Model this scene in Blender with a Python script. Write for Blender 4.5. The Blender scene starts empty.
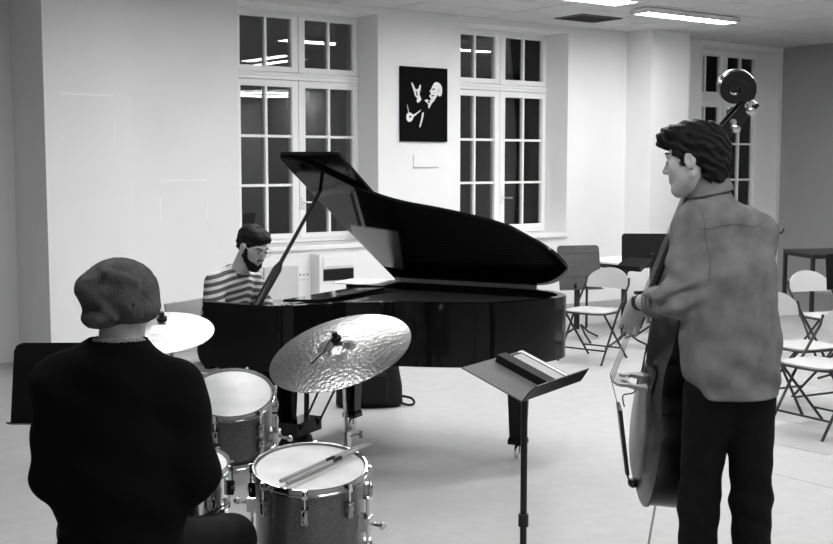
import bpy, bmesh, math, random
import numpy as np
from mathutils import Matrix, Vector, Euler

random.seed(7)
S = bpy.context.scene
COL = S.collection
PI = math.pi

# ------------------------------------------------------------------ camera
FPX, CAMZ = 1150.0, 1.72
PITCH = math.atan(107.0 / FPX)
cam = bpy.data.cameras.new('camera')
cam.sensor_width = 36.0
cam.sensor_fit = 'HORIZONTAL'
cam.lens = FPX / 833.0 * 36.0
cam.clip_start, cam.clip_end = 0.05, 100
camo = bpy.data.objects.new('camera', cam)
COL.objects.link(camo)
camo.location = (0, 0, CAMZ)
camo.rotation_euler = (PI / 2 - PITCH, 0, 0)
S.camera = camo

# ------------------------------------------------------------------ world (night outside) and exposure
w = bpy.data.worlds.new('night')
S.world = w
w.use_nodes = True
bg = w.node_tree.nodes['Background']
bg.inputs['Color'].default_value = (0.5, 0.5, 0.5, 1)
bg.inputs['Strength'].default_value = 0.035
S.view_settings.view_transform = 'Standard'
S.view_settings.look = 'None'
S.view_settings.gamma = 1.0
S.view_settings.use_curve_mapping = False
S.view_settings.exposure = 0.62
LAMP = 36.0          # strength of the fluorescent tubes

# ------------------------------------------------------------------ materials
MATS = {}
def mat(name, v, rough=0.6, metal=0.0, spec=0.5, coat=0.0, noise=None, bump=None, emit=0.0, aniso=0.0):
    """grey procedural material; noise=(scale, low factor), bump=(scale, strength)"""
    if name in MATS:
        return MATS[name]
    m = bpy.data.materials.new(name)
    m.use_nodes = True
    nt = m.node_tree
    b = nt.nodes['Principled BSDF']
    b.inputs['Base Color'].default_value = (v, v, v, 1)
    b.inputs['Roughness'].default_value = rough
    b.inputs['Metallic'].default_value = metal
    b.inputs['Specular IOR Level'].default_value = spec
    b.inputs['Coat Weight'].default_value = coat
    b.inputs['Coat Roughness'].default_value = 0.05
    tc = nt.nodes.new('ShaderNodeTexCoord')
    if noise:
        n = nt.nodes.new('ShaderNodeTexNoise')
        n.inputs['Scale'].default_value = noise[0]
        n.inputs['Detail'].default_value = 5
        nt.links.new(tc.outputs['Object'], n.inputs['Vector'])
        r = nt.nodes.new('ShaderNodeValToRGB')
        r.color_ramp.elements[0].position = 0.3
        r.color_ramp.elements[1].position = 0.7
        lo = v * noise[1]
        r.color_ramp.elements[0].color = (lo, lo, lo, 1)
        r.color_ramp.elements[1].color = (v, v, v, 1)
        nt.links.new(n.outputs['Fac'], r.inputs['Fac'])
        nt.links.new(r.outputs['Color'], b.inputs['Base Color'])
    if bump:
        n = nt.nodes.new('ShaderNodeTexNoise')
        n.inputs['Scale'].default_value = bump[0]
        n.inputs['Detail'].default_value = 4
        nt.links.new(tc.outputs['Object'], n.inputs['Vector'])
        u = nt.nodes.new('ShaderNodeBump')
        u.inputs['Strength'].default_value = bump[1]
        u.inputs['Distance'].default_value = 0.01
        nt.links.new(n.outputs['Fac'], u.inputs['Height'])
        nt.links.new(u.outputs['Normal'], b.inputs['Normal'])
    if emit:
        b.inputs['Emission Color'].default_value = (1, 1, 1, 1)
        b.inputs['Emission Strength'].default_value = emit
    MATS[name] = m
    return m

def glass_mat():
    m = bpy.data.materials.new('window_glass')
    m.use_nodes = True
    nt = m.node_tree
    nt.nodes.clear()
    out = nt.nodes.new('ShaderNodeOutputMaterial')
    mix = nt.nodes.new('ShaderNodeMixShader')
    fr = nt.nodes.new('ShaderNodeFresnel')
    fr.inputs['IOR'].default_value = 1.5
    tr = nt.nodes.new('ShaderNodeBsdfTransparent')
    tr.inputs['Color'].default_value = (.85, .85, .85, 1)
    gl = nt.nodes.new('ShaderNodeBsdfGlossy')
    gl.inputs['Roughness'].default_value = 0.01
    nt.links.new(fr.outputs[0], mix.inputs[0])
    nt.links.new(tr.outputs[0], mix.inputs[1])
    nt.links.new(gl.outputs[0], mix.inputs[2])
    nt.links.new(mix.outputs[0], out.inputs[0])
    return m

def stripe_mat(name, a, b_, period, duty):
    """horizontal stripes in world height (knitted into the shirt)"""
    m = bpy.data.materials.new(name)
    m.use_nodes = True
    nt = m.node_tree
    p = nt.nodes['Principled BSDF']
    p.inputs['Roughness'].default_value = .85
    p.inputs['Specular IOR Level'].default_value = .15
    at = nt.nodes.new('ShaderNodeAttribute')
    at.attribute_name = 'stripe'
    mu = nt.nodes.new('ShaderNodeMath'); mu.operation = 'MULTIPLY'; mu.inputs[1].default_value = 1.0 / period
    fr = nt.nodes.new('ShaderNodeMath'); fr.operation = 'FRACT'
    gt = nt.nodes.new('ShaderNodeMath'); gt.operation = 'GREATER_THAN'; gt.inputs[1].default_value = duty
    mx = nt.nodes.new('ShaderNodeMix'); mx.data_type = 'RGBA'
    mx.inputs[6].default_value = (a, a, a, 1)
    mx.inputs[7].default_value = (b_, b_, b_, 1)
    nt.links.new(at.outputs['Fac'], mu.inputs[0])
    nt.links.new(mu.outputs[0], fr.inputs[0])
    nt.links.new(fr.outputs[0], gt.inputs[0])
    nt.links.new(gt.outputs[0], mx.inputs[0])
    nt.links.new(mx.outputs[2], p.inputs['Base Color'])
    return m

M = {}
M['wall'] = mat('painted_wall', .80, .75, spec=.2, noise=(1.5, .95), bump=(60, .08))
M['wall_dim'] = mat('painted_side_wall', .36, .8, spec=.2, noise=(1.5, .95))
M['ceil'] = mat('ceiling_tile_fibre', .60, .9, spec=.1, noise=(40, .88), bump=(90, .2))
M['ceil_grid'] = mat('ceiling_joint', .22, .9)
M['floor'] = mat('speckled_linoleum', .43, .42, spec=.35, noise=(9, .9), bump=(120, .03))
M['floor_tile'] = mat('floor_tile', .44, .4, spec=.35, noise=(7, .88))
M['joint'] = mat('floor_joint', .30, .8)
M['front_wall'] = mat('painted_far_wall', .66, .8, spec=.2)
M['frame'] = mat('white_window_paint', .86, .45, spec=.35)
M['sill'] = mat('white_sill_paint', .80, .5)
M['base'] = mat('baseboard_paint', .42, .55)
M['glass'] = glass_mat()
M['lacquer'] = mat('black_piano_lacquer', .004, .07, spec=.28)
M['black'] = mat('black_paint', .005, .55, spec=.12)
M['satin'] = mat('black_satin_metal', .010, .35, spec=.4)
M['chrome'] = mat('chrome', .75, .16, metal=1.0)
M['hoop'] = mat('dark_chrome', .38, .14, metal=1.0)
M['steel'] = mat('dull_steel', .45, .35, metal=1.0)
M['plate'] = mat('piano_iron_plate', .20, .35, metal=.8)
M['wood_dark'] = mat('dark_varnished_wood', .009, .28, spec=.4, coat=.1, noise=(6, .6))
M['wood_top'] = mat('varnished_spruce', .013, .3, spec=.4, coat=.15, noise=(9, .75))
M['ebony'] = mat('ebony', .008, .3, spec=.4)
M['maple'] = mat('bare_maple', .40, .55, noise=(30, .8))
M['wood_mid'] = mat('grey_brown_wood', .055, .5, noise=(14, .7))
M['ply'] = mat('pale_plywood', .33, .5, noise=(12, .85))
M['seat'] = mat('pale_chair_laminate', .46, .45)
M['white'] = mat('white_enamel', .78, .4)
M['paper'] = mat('white_paper', .82, .8, spec=.1)
M['page'] = mat('printed_page', .55, .8, spec=.1, noise=(160, .6))
M['ivory'] = mat('ivory_key', .7, .3)
M['drumhead'] = mat('coated_drumhead', .74, .55, noise=(11, .80))
M['shell'] = mat('drum_sparkle_wrap', .10, .28, spec=.6, coat=.5, noise=(90, .6))
M['rubber'] = mat('black_rubber', .012, .7)
M['skin'] = mat('skin', .46, .5, spec=.35, noise=(45, .9))
M['hair'] = mat('dark_hair', .009, .6, spec=.16, noise=(60, .5))
M['denim'] = mat('washed_denim_shirt', .205, .85, spec=.12, noise=(13, .6), bump=(420, .15))
M['seam'] = mat('denim_seam', .11, .85, noise=(120, .6))
M['jeans'] = mat('dark_jeans', .008, .85, spec=.12, noise=(20, .6))
M['sweater'] = mat('black_wool', .0045, .95, spec=.06)
M['knit'] = mat('grey_knit', .095, .95, spec=.08, noise=(30, .6), bump=(220, .5))
M['plaid'] = mat('grey_check_collar', .30, .85, noise=(160, .35))
M['leather'] = mat('dark_shoe_leather', .01, .4)
M['nylon'] = mat('black_nylon', .006, .7, spec=.25, bump=(150, .2))
M['print'] = mat('poster_white_print', .75, .7, spec=.1)
M['poster'] = mat('poster_black_print', .005, .8, spec=.04)
M['lamp'] = mat('lamp_diffuser', .8, .6, emit=LAMP)
M['stripes'] = stripe_mat('striped_jersey', .50, .075, .043, .45)
M['card'] = mat('off_white_card', .55, .8)
M['slatted_panel'] = mat('grey_panel_paint', .10, .7)
M['grille'] = mat('dark_grille', .03, .5)
M['pale_line'] = mat('pale_line_white', .86, .6)

def cymbal_mat(name, v, bumpy):
    m = bpy.data.materials.new(name)
    m.use_nodes = True
    nt = m.node_tree
    p = nt.nodes['Principled BSDF']
    p.inputs['Metallic'].default_value = 1.0
    p.inputs['Roughness'].default_value = .29
    tc = nt.nodes.new('ShaderNodeTexCoord')
    vo = nt.nodes.new('ShaderNodeTexVoronoi')
    vo.inputs['Scale'].default_value = 62
    no = nt.nodes.new('ShaderNodeTexNoise')
    no.inputs['Scale'].default_value = 5
    nt.links.new(tc.outputs['Object'], vo.inputs['Vector'])
    nt.links.new(tc.outputs['Object'], no.inputs['Vector'])
    r = nt.nodes.new('ShaderNodeValToRGB')
    r.color_ramp.elements[0].color = (v * .7,) * 3 + (1,)
    r.color_ramp.elements[1].color = (v,) * 3 + (1,)
    r.color_ramp.elements[0].position = .35
    r.color_ramp.elements[1].position = .65
    nt.links.new(no.outputs['Fac'], r.inputs['Fac'])
    nt.links.new(r.outputs['Color'], p.inputs['Base Color'])
    bu = nt.nodes.new('ShaderNodeBump')
    bu.inputs['Strength'].default_value = bumpy
    bu.inputs['Distance'].default_value = .004
    nt.links.new(vo.outputs['Distance'], bu.inputs['Height'])
    nt.links.new(bu.outputs['Normal'], p.inputs['Normal'])
    return m
M['ride'] = cymbal_mat('hammered_bronze', .27, .34)
M['crash'] = cymbal_mat('bright_bronze', .85, .06)
M['crash'].node_tree.nodes['Principled BSDF'].inputs['Roughness'].default_value = .45

# ------------------------------------------------------------------ object helpers
def link(o, parent=None):
    COL.objects.link(o)
    if parent is not None:
        o.parent = parent
    return o

def empty(name, loc=(0, 0, 0), rz=0.0, label=None, cat=None, group=None, rot=None):
    o = bpy.data.objects.new(name, None)
    o.empty_display_size = .1
    COL.objects.link(o)
    o.location = loc
    o.rotation_euler = rot if rot is not None else (0, 0, rz)
    return tag(o, label, cat, group)

def tag(o, label=None, cat=None, group=None, kind=None):
    if label: o['label'] = label
    if cat: o['category'] = cat
    if group: o['group'] = group
    if kind: o['kind'] = kind
    return o

def copy_tree(o, parent=None):
    c = o.copy()
    COL.objects.link(c)
    c.parent = parent
    for ch in list(o.children):
        copy_tree(ch, c)
    return c

class MB:
    """collects shapes into one mesh"""
    def __init__(s):
        s.v, s.f = [], []
    def raw(s, vs, fs):
        o = len(s.v)
        s.v += [tuple(x) for x in vs]
        s.f += [tuple(i + o for i in f) for f in fs]
        return s
    def box(s, c, size, R=None):
        hx, hy, hz = size[0] / 2, size[1] / 2, size[2] / 2
        c = Vector(c)
        vs = []
        for x in (-hx, hx):
            for y in (-hy, hy):
                for z in (-hz, hz):
                    p = Vector((x, y, z))
                    if R is not None: p = R @ p
                    vs.append(c + p)
        return s.raw(vs, [(0, 1, 3, 2), (4, 6, 7, 5), (0, 4, 5, 1), (2, 3, 7, 6), (0, 2, 6, 4), (1, 5, 7, 3)])
    def b2(s, lo, hi):
        return s.box([(a + b) / 2 for a, b in zip(lo, hi)], [abs(b - a) for a, b in zip(lo, hi)])
    def bar(s, p, q, wx, wy, up=(0, 0, 1)):
        """rectangular bar from p to q"""
        p, q = Vector(p), Vector(q)
        d = (q - p)
        L = d.length
        d.normalize()
        u = Vector(up)
        x = d.cross(u)
        if x.length < 1e-4: x = d.cross(Vector((1, 0, 0)))
        x.normalize()
        y = x.cross(d)
        R = Matrix((x, d, y)).transposed()
        return s.box((p + q) / 2, (wx, L, wy), R)
    def tube(s, pts, r, n=10, cap=True, flat=None):
        pts = [Vector(p) for p in pts]
        rs = r if isinstance(r, (list, tuple)) else [r] * len(pts)
        prev = None
        vs = []
        for i, p in enumerate(pts):
            if i == 0: d = pts[1] - p
            elif i == len(pts) - 1: d = p - pts[i - 1]
            else: d = (pts[i + 1] - p).normalized() + (p - pts[i - 1]).normalized()
            d.normalize()
            if prev is None:
                x = d.cross(Vector((0, 0, 1)))
                if x.length < .05: x = d.cross(Vector((1, 0, 0)))
            else:
                x = prev - d * prev.dot(d)
            x.normalize()
            prev = x
            y = d.cross(x)
            for k in range(n):
                a = 2 * PI * k / n
                vs.append(p + (x * math.cos(a) + y * math.sin(a)) * rs[i])
        fs = []
        for i in range(len(pts) - 1):
            for k in range(n):
                a, b = i * n + k, i * n + (k + 1) % n
                fs.append((a, b, b + n, a + n))
        if cap:
            fs.append(tuple(range(n - 1, -1, -1)))
            m = (len(pts) - 1) * n
            fs.append(tuple(range(m, m + n)))
        return s.raw(vs, fs)
    def lathe(s, prof, n=32, Mx=None, close=False):
        """prof = [(r, z)...] around z"""
        vs, fs = [], []
        for r, z in prof:
            for k in range(n):
                a = 2 * PI * k / n
                vs.append(Vector((r * math.cos(a), r * math.sin(a), z)))
        m = len(prof)
        rng = m if close else m - 1
        for i in range(rng):
            j = (i + 1) % m
            for k in range(n):
                l = (k + 1) % n
                fs.append((i * n + k, i * n + l, j * n + l, j * n + k))
        if not close:
            if prof[0][0] > 1e-6: fs.append(tuple(range(n - 1, -1, -1)))
            if prof[-1][0] > 1e-6: fs.append(tuple(range((m - 1) * n, m * n)))
        if Mx is not None: vs = [Mx @ v for v in vs]
        return s.raw(vs, fs)
    def prism(s, poly, z0, z1, Mx=None):
        n = len(poly)
        vs = [Vector((x, y, z0)) for x, y in poly] + [Vector((x, y, z1)) for x, y in poly]
        if Mx is not None: vs = [Mx @ v for v in vs]
        fs = [tuple(range(n - 1, -1, -1)), tuple(range(n, 2 * n))]
        for i in range(n):
            j = (i + 1) % n
            fs.append((i, j, j + n, i + n))
        return s.raw(vs, fs)
    def sphere(s, c, r, n=12, m=8, R=None):
        r = r if isinstance(r, (list, tuple)) else (r, r, r)
        c = Vector(c)
        vs, fs = [], []
        for i in range(m + 1):
            th = PI * i / m
            for k in range(n):
                a = 2 * PI * k / n
                p = Vector((r[0] * math.sin(th) * math.cos(a), r[1] * math.sin(th) * math.sin(a), r[2] * math.cos(th)))
                if R is not None: p = R @ p
                vs.append(c + p)
        for i in range(m):
            for k in range(n):
                l = (k + 1) % n
                fs.append((i * n + k, i * n + n + k, i * n + n + l, i * n + l))
        return s.raw(vs, fs)
    def build(s, name, m, parent=None, smooth=False, bevel=0.0, loc=None, rot=None):
        me = bpy.data.meshes.new(name)
        me.from_pydata([tuple(v) for v in s.v], [], s.f)
        bm = bmesh.new()
        bm.from_mesh(me)
        bmesh.ops.remove_doubles(bm, verts=bm.verts, dist=1e-6)
        bmesh.ops.recalc_face_normals(bm, faces=bm.faces)
        bm.to_mesh(me)
        bm.free()
        if smooth:
            me.polygons.foreach_set('use_smooth', [True] * len(me.polygons))
            try: me.set_sharp_from_angle(angle=math.radians(38))
            except Exception: pass
        me.materials.append(M[m] if isinstance(m, str) else m)
        o = bpy.data.objects.new(name, me)
        link(o, parent)
        if loc is not None: o.location = loc
        if rot is not None: o.rotation_euler = rot
        if bevel:
            b = o.modifiers.new('bevel', 'BEVEL')
            b.width = bevel
            b.segments = 2
            b.limit_method = 'ANGLE'
        return o

def frame_from(zdir, xdir=(1, 0, 0), loc=(0, 0, 0)):
    z = Vector(zdir).normalized()
    x = Vector(xdir)
    x = (x - z * x.dot(z)).normalized()
    y = z.cross(x)
    m = Matrix((x, y, z)).transposed().to_4x4()
    m.translation = Vector(loc)
    return m

def catmull(pts, n=6, closed=False):
    out = []
    L = len(pts)
    rng = L if closed else L - 1
    for i in range(rng):
        p0 = pts[(i - 1) % L] if closed or i > 0 else pts[0]
        p1 = pts[i]
        p2 = pts[(i + 1) % L]
        p3 = pts[(i + 2) % L] if closed or i + 2 < L else pts[-1]
        for k in range(n):
            t = k / n
            out.append(tuple(.5 * (2 * b + (c - a) * t + (2 * a - 5 * b + 4 * c - d) * t * t + (3 * b - a - 3 * c + d) * t ** 3)
                             for a, b, c, d in zip(p0, p1, p2, p3)))
    if not closed: out.append(tuple(pts[-1]))
    return out

# ------------------------------------------------------------------ the room, in its own axes: s along the window wall, n out into the room
P0 = Vector((0, 12.13, 0))
YAW = math.atan2(.6, .8)
def room(s, n, z=0.0):
    return Vector((P0.x + .8 * s + .6 * n, P0.y + .6 * s - .8 * n, z))
def rbox(b, s0, s1, n0, n1, z0, z1):
    b.b2((s0, -n1, z0), (s1, -n0, z1))
    return b
def struct(name, b, m, label, cat='wall', bevel=0, parent=None):
    o = b.build(name, m, parent, bevel=bevel)
    if parent is None:
        o.location = P0
        o.rotation_euler = (0, 0, YAW)
        tag(o, label, cat, kind='structure')
    return o
SL, SR, NF, ZC = -11.0, 6.25, 13.6, 3.31
WD = .40     # depth of the window recesses
WIN = [(-2.09, -.49), (.59, 2.19), (4.57, 6.17)]
Z0, Z1 = .92, 3.24

b = MB(); rbox(b, SL - .3, SR + .3, -.6, NF + .3, -.12, 0)
struct('floor', b, 'floor', 'pale speckled floor of the rehearsal room', 'floor')
fl = bpy.data.objects['floor']
# floor tiles that can be told apart on the right, proud of the joints around them
tm = None
for i in range(9):
    for j in range(10):
        s0, n0 = -1.9 + i * .6, 1.6 + j * .6
        c = room(s0 + .3, n0 + .3)
        if c.x < 2.35 or c.y > 11.5 or c.x > c.y * .40 or c.y < 6.2: continue
        if tm is None:
            b = MB(); b.b2((-.297, -.297, 0), (.297, .297, .002))
            t = b.build('floor_tile', 'floor_tile', fl)
            tm = t.data
        else:
            t = bpy.data.objects.new('floor_tile', tm); link(t, fl)
        t.location = (s0 + .3, -(n0 + .3), 0)

b = MB()
edges = [SL, -5.66] + [-4.06] + [x for a in WIN for x in a] + [SR + .3]
rbox(b, SL - .3, -5.66, -.6, 0, 0, ZC)
rbox(b, -4.06, WIN[0][0], -.6, 0, 0, ZC)
rbox(b, WIN[0][1], WIN[1][0], -.6, 0, 0, ZC)
rbox(b, WIN[1][1], WIN[2][0], -.6, 0, 0, ZC)
rbox(b, WIN[2][1], SR + .3, -.6, 0, 0, ZC)
for a, c in WIN:
    rbox(b, a, c, -.6, 0, 0, Z0)
    rbox(b, a, c, -.6, 0, Z1, ZC)
rbox(b, -5.66, -4.06, -.6, -.40, 0, ZC)
struct('wall_back', b, 'wall', 'white painted window wall behind the piano')
b = MB(); rbox(b, -4.06, -3.31, 0, .40, 0, ZC)
struct('wall_pillar_left', b, 'wall', 'white wall pillar at the left edge behind the drummer')
b = MB(); rbox(b, 3.17, 3.84, 0, .40, 0, ZC)
struct('wall_pillar_right', b, 'wall', 'white wall pillar behind the bass player')
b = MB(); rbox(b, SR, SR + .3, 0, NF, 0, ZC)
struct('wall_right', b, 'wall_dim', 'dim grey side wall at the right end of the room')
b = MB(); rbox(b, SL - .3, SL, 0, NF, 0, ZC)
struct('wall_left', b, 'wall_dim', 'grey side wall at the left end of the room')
b = MB(); rbox(b, SL - .3, SR + .3, NF, NF + .3, 0, ZC)
struct('wall_front', b, 'front_wall', 'grey wall behind the photographer')
b = MB(); rbox(b, SL - .3, SR + .3, -.6, NF + .3, ZC + .012, ZC + .15)
ceil = struct('ceiling', b, 'ceil_grid', 'suspended tiled ceiling with fluorescent lights', 'ceiling')
tm = None
rest = MB()
for i in range(28):
    for j in range(23):
        s0, n0 = SR - .6 * (i + 1), .6 * j
        if n0 + .6 > NF: continue
        if s0 > -1.5 and n0 < 5.5:
            if tm is None:
                b = MB(); b.b2((-.292, -.292, 0), (.292, .292, .02))
                t = b.build('ceiling_tile', 'ceil', ceil, bevel=.003); tm = t
            else:
                t = tm.copy(); link(t, ceil)
            t.location = (s0 + .3, -(n0 + .3), ZC - .006 + random.uniform(0, .003))
        else:
            rest.b2((s0 + .008, -(n0 + .592), ZC - .006), (s0 + .592, -(n0 + .008), ZC + .014))
o = rest.build('ceiling_tile_field', 'ceil', ceil); o['kind'] = 'stuff'

# baseboards
for k, (nm, s0, s1, n) in enumerate([('baseboard_left', -3.31, WIN[0][0], 0), ('baseboard_middle', WIN[0][1], WIN[1][0], 0), ('baseboard_right', WIN[1][1], 3.17, 0),
                                     ('baseboard_pillar', 3.17, 3.84, .40), ('baseboard_window', WIN[1][0], WIN[1][1], 0), ('baseboard_corner', 3.84, SR, 0)]):
    b = MB(); rbox(b, s0, s1, n, n + .015, 0, .09)
    struct(nm, b, 'base', 'low grey baseboard along the window wall', 'baseboard', bevel=.003)
b = MB(); rbox(b, SR - .015, SR, .02, NF, 0, .09)
struct('baseboard_side', b, 'base', 'low grey baseboard along the right side wall', 'baseboard', bevel=.003)

# windows
WL = ['tall white window beside the pianist, reflecting strip lights and partly behind the raised lid',
      'tall white window with a handle behind the piano tail',
      'tall white window behind the bass scroll in the far right corner']
for k, (a, c) in enumerate(WIN):
    e = empty('window_%d' % (k + 1), P0, YAW)
    tag(e, WL[k], 'window', kind='structure')
    mid = (a + c) / 2 + .075
    yf, yb = WD - .03, WD + .05          # frame depth (local y = into the wall)
    def bb(x0, x1, z0, z1, y0=yf, y1=yb):
        q = MB(); q.b2((x0, y0, z0), (x1, y1, z1)); return q
    # outer frame
    q = MB()
    q.b2((a, yf, Z0 + .02), (mid - .72, yb, Z1)); q.b2((mid + .72, yf, Z0 + .02), (c, yb, Z1))
    q.b2((mid - .72, yf, Z1 - .045), (mid + .72, yb, Z1)); q.b2((mid - .72, yf, Z0 + .02), (mid + .72, yb, Z0 + .06))
    q.build('frame', 'frame', e, bevel=.004)
    t = bb(mid - .72, mid + .72, 2.565, 2.635, yf - .02).build('transom', 'frame', e, bevel=.004)
    bb(mid - .72, mid + .72, 2.60, 2.612, yf - .035, yf - .02).build('drip_moulding', 'frame', t, bevel=.003)
    def sash(x0, x1, z0, z1, rows, name, sl=.06, sr=.06, st=.06, sb=.06):
        q = MB()
        y0, y1 = yf - .012, yb - .02
        q.b2((x0, y0, z0), (x0 + sl, y1, z1)); q.b2((x1 - sr, y0, z0), (x1, y1, z1))
        q.b2((x0 + sl, y0, z1 - st), (x1 - sr, y1, z1)); q.b2((x0 + sl, y0, z0), (x1 - sr, y1, z0 + sb))
        so = q.build(name, 'frame', e, bevel=.004)
        px0, px1, pz0, pz1 = x0 + sl, x1 - sr, z0 + sb, z1 - st
        xm = (px0 + px1) / 2
        q = MB(); q.b2((xm - .013, y0 + .008, pz0), (xm + .013, y1, pz1)); q.build('muntin', 'frame', so)
        for r in range(1, rows):
            zz = pz0 + (pz1 - pz0) * r / rows
            q = MB(); q.b2((px0, y0 + .012, zz - .013), (px1, y1, zz + .013)); q.build('muntin', 'frame', so)
        for r in range(rows):
            for (u0, u1) in ((px0, xm - .013), (xm + .013, px1)):
                za = pz0 + (pz1 - pz0) * r / rows; zb = pz0 + (pz1 - pz0) * (r + 1) / rows
                q = MB(); q.b2((u0 - .004, yf + .025, za), (u1 + .004, yf + .03, zb))
                q.build('pane', 'glass', so)
        return so
    L = sash(mid - .72, mid - .003, .98, 2.56, 3, 'casement', sr=.072, sb=.05, st=.065)
    Rr = sash(mid + .003, mid + .72, .98, 2.56, 3, 'casement', sl=.072, sb=.05, st=.065)
    sash(mid - .72, mid - .003, 2.64, 3.20, 1, 'toplight', sr=.072, st=.03, sb=.055)
    sash(mid + .003, mid + .72, 2.64, 3.20, 1, 'toplight', sl=.072, st=.03, sb=.055)
    # espagnolette handle and hinges
    q = MB(); q.b2((mid + .02, yf - .03, 1.28), (mid + .055, yf - .012, 1.40)); h = q.build('handle_plate', 'frame', Rr, bevel=.003)
    q = MB(); q.tube([(mid + .037, yf - .03, 1.345), (mid + .037, yf - .065, 1.345), (mid + .15, yf - .065, 1.34)], .011, 8)
    q.build('handle', 'chrome', Rr, smooth=True)
    for zz in (1.2, 2.3):
        q = MB(); q.lathe([(.009, zz - .05), (.009, zz + .05)], 8, Matrix.Translation((mid + .735, yf - .016, 0))); q.build('hinge', 'frame', Rr)
    q = MB(); q.b2((a, -.035, Z0 - .035), (c, WD + .0, Z0 + .012)); q.build('sill', 'sill', e, bevel=.006)

# ------------------------------------------------------------------ ceiling lights
def strip_light(s, n, length, along, label, width=.20):
    e = empty('ceiling_light', room(s, n, ZC - .012), YAW + (0 if along == 's' else PI / 2), label, 'ceiling light', 'fluorescent ceiling lights')
    q = MB()
    hl, hw = length / 2, width / 2
    q.b2((-hl - .03, -hw - .02, -.022), (hl + .03, hw + .02, 0))
    q.b2((-hl - .03, -hw - .02, -.05), (hl + .03, -hw, -.02)); q.b2((-hl - .03, hw, -.05), (hl + .03, hw + .02, -.02))
    q.b2((-hl - .03, -hw, -.05), (-hl, hw, -.02)); q.b2((hl, -hw, -.05), (hl + .03, hw, -.02))
    q.build('housing', 'white', e, bevel=.003)
    q = MB(); q.b2((-hl, -hw, -.046), (hl, hw, -.024)); q.build('diffuser', 'lamp', e)
    return e
strip_light(2.35, 1.60, 1.4, 's', 'lit fluorescent ceiling light above the bass player at the top edge')
strip_light(.52, 1.98, 1.0, 's', 'lit fluorescent ceiling light mirrored in the window beside the pianist', .30)
strip_light(1.08, 4.25, 1.25, 'n', 'lit fluorescent ceiling light running away from the windows, left of a pair', .20)
strip_light(1.52, 4.75, 1.5, 'n', 'lit fluorescent ceiling light running away from the windows, right of a pair', .20)
strip_light(-2.2, 2.7, 1.4, 's', 'lit fluorescent ceiling light in front of the left wall')
strip_light(-2.6, 5.2, 1.4, 's', 'lit fluorescent ceiling light above the drums')
strip_light(-.4, 5.4, 1.4, 's', 'added unseen fluorescent ceiling light above the foreground music stand')  # added out of view to brighten the recessed window frames and the floor
strip_light(-3.6, 3.6, 1.4, 's', 'added unseen fluorescent ceiling light in front of the left pillar')  # added out of view to brighten the left part of the window wall
strip_light(-6.0, 5.5, 1.4, 's', 'lit fluorescent ceiling light at the left end of the room')
strip_light(-1.6, 8.6, 1.4, 's', 'lit fluorescent ceiling light beyond the bass player on the window-less side')
strip_light(-4.9, 8.4, 1.4, 's', 'added unseen fluorescent ceiling light between the photographer and the bass player')  # added out of view to brighten the bass player's back
strip_light(-6.2, 10.6, 1.4, 's', 'lit fluorescent ceiling light near the photographer')
e = empty('ring_light', room(5.45, 11.8, ZC - .012), YAW, 'lit ring shaped pendant light mirrored in the window beside the pianist', 'ceiling light')
q = MB(); q.lathe([(.62, -.06), (.72, -.06), (.72, -.03), (.62, -.03)], 40, close=True); q.build('ring_diffuser', 'lamp', e, smooth=True)
for k in range(3):
    a = 2 * PI * k / 3
    q = MB(); q.tube([(.67 * math.cos(a), .67 * math.sin(a), -.035), (.1 * math.cos(a), .1 * math.sin(a), 0)], .003, 6); q.build('suspension_wire', 'steel', e)
q = MB(); q.lathe([(.12, -.02), (.12, 0)], 20); q.build('canopy', 'white', e)

# dark slatted panel in place of a dark ceiling patch beside the wall
e = empty('ceiling_panel', room(1.80, .70, ZC - .005), YAW, 'dark slatted panel in the ceiling above the white pier', 'slatted_panel')
q = MB()
q.b2((-.30, -.22, -.012), (-.27, .22, 0)); q.b2((.27, -.22, -.012), (.30, .22, 0)); q.b2((-.27, -.22, -.012), (.27, -.19, 0)); q.b2((-.27, .19, -.012), (.27, .22, 0))
q.build('panel_frame', 'slatted_panel', e)
sl = None
for k in range(8):
    if sl is None:
        q = MB(); q.box((0, 0, -.006), (.54, .038, .003), Matrix.Rotation(.5, 3, 'X')); sl = q.build('slat', 'slatted_panel', e); o = sl
    else:
        o = sl.copy(); link(o, e)
    o.location = (0, -.165 + k * .047, 0)

# ------------------------------------------------------------------ things on the window wall
e = empty('poster', room(.083, .0, 1.965), YAW, 'black poster of a conductor with raised hand on the white pier', 'poster')
PW, PH = .615, .771
q = MB(); q.b2((-PW / 2, -.03, 0), (PW / 2, -.001, PH)); q.build('canvas', 'poster', e, bevel=.003)
def pr(pts, name, m_='print', h=.0012, n_=2):
    poly = catmull([((u - .5) * PW, (1 - v) * PH) for u, v in pts], n_, True)
    mx = Matrix(((1, 0, 0, 0), (0, 0, -1, -.030), (0, 1, 0, 0), (0, 0, 0, 1)))
    q = MB(); q.prism(poly, 0, h, mx); q.build(name, m_, e)
pr([(.66, .26), (.70, .21), (.76, .19), (.83, .21), (.87, .25), (.88, .31), (.86, .37), (.81, .38), (.78, .36), (.75, .40), (.69, .43), (.64, .42), (.615, .40), (.60, .375), (.635, .36), (.63, .33), (.605, .32), (.64, .29)], 'printed_face')
pr([(.665, .285), (.71, .275), (.715, .29), (.67, .30)], 'printed_eye', 'poster', .0020)
pr([(.64, .375), (.70, .365), (.70, .378), (.65, .388)], 'printed_mouth', 'poster', .0020)
pr([(.79, .27), (.815, .28), (.81, .32), (.785, .33)], 'printed_ear', 'card', .0020)
pr([(.215, .22), (.245, .22), (.30, .29), (.335, .30), (.375, .28), (.395, .24), (.42, .245), (.41, .31), (.39, .36), (.41, .40), (.43, .43), (.40, .46), (.36, .48), (.33, .455), (.345, .42), (.30, .39), (.28, .35), (.25, .29)], 'printed_hand')
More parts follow.
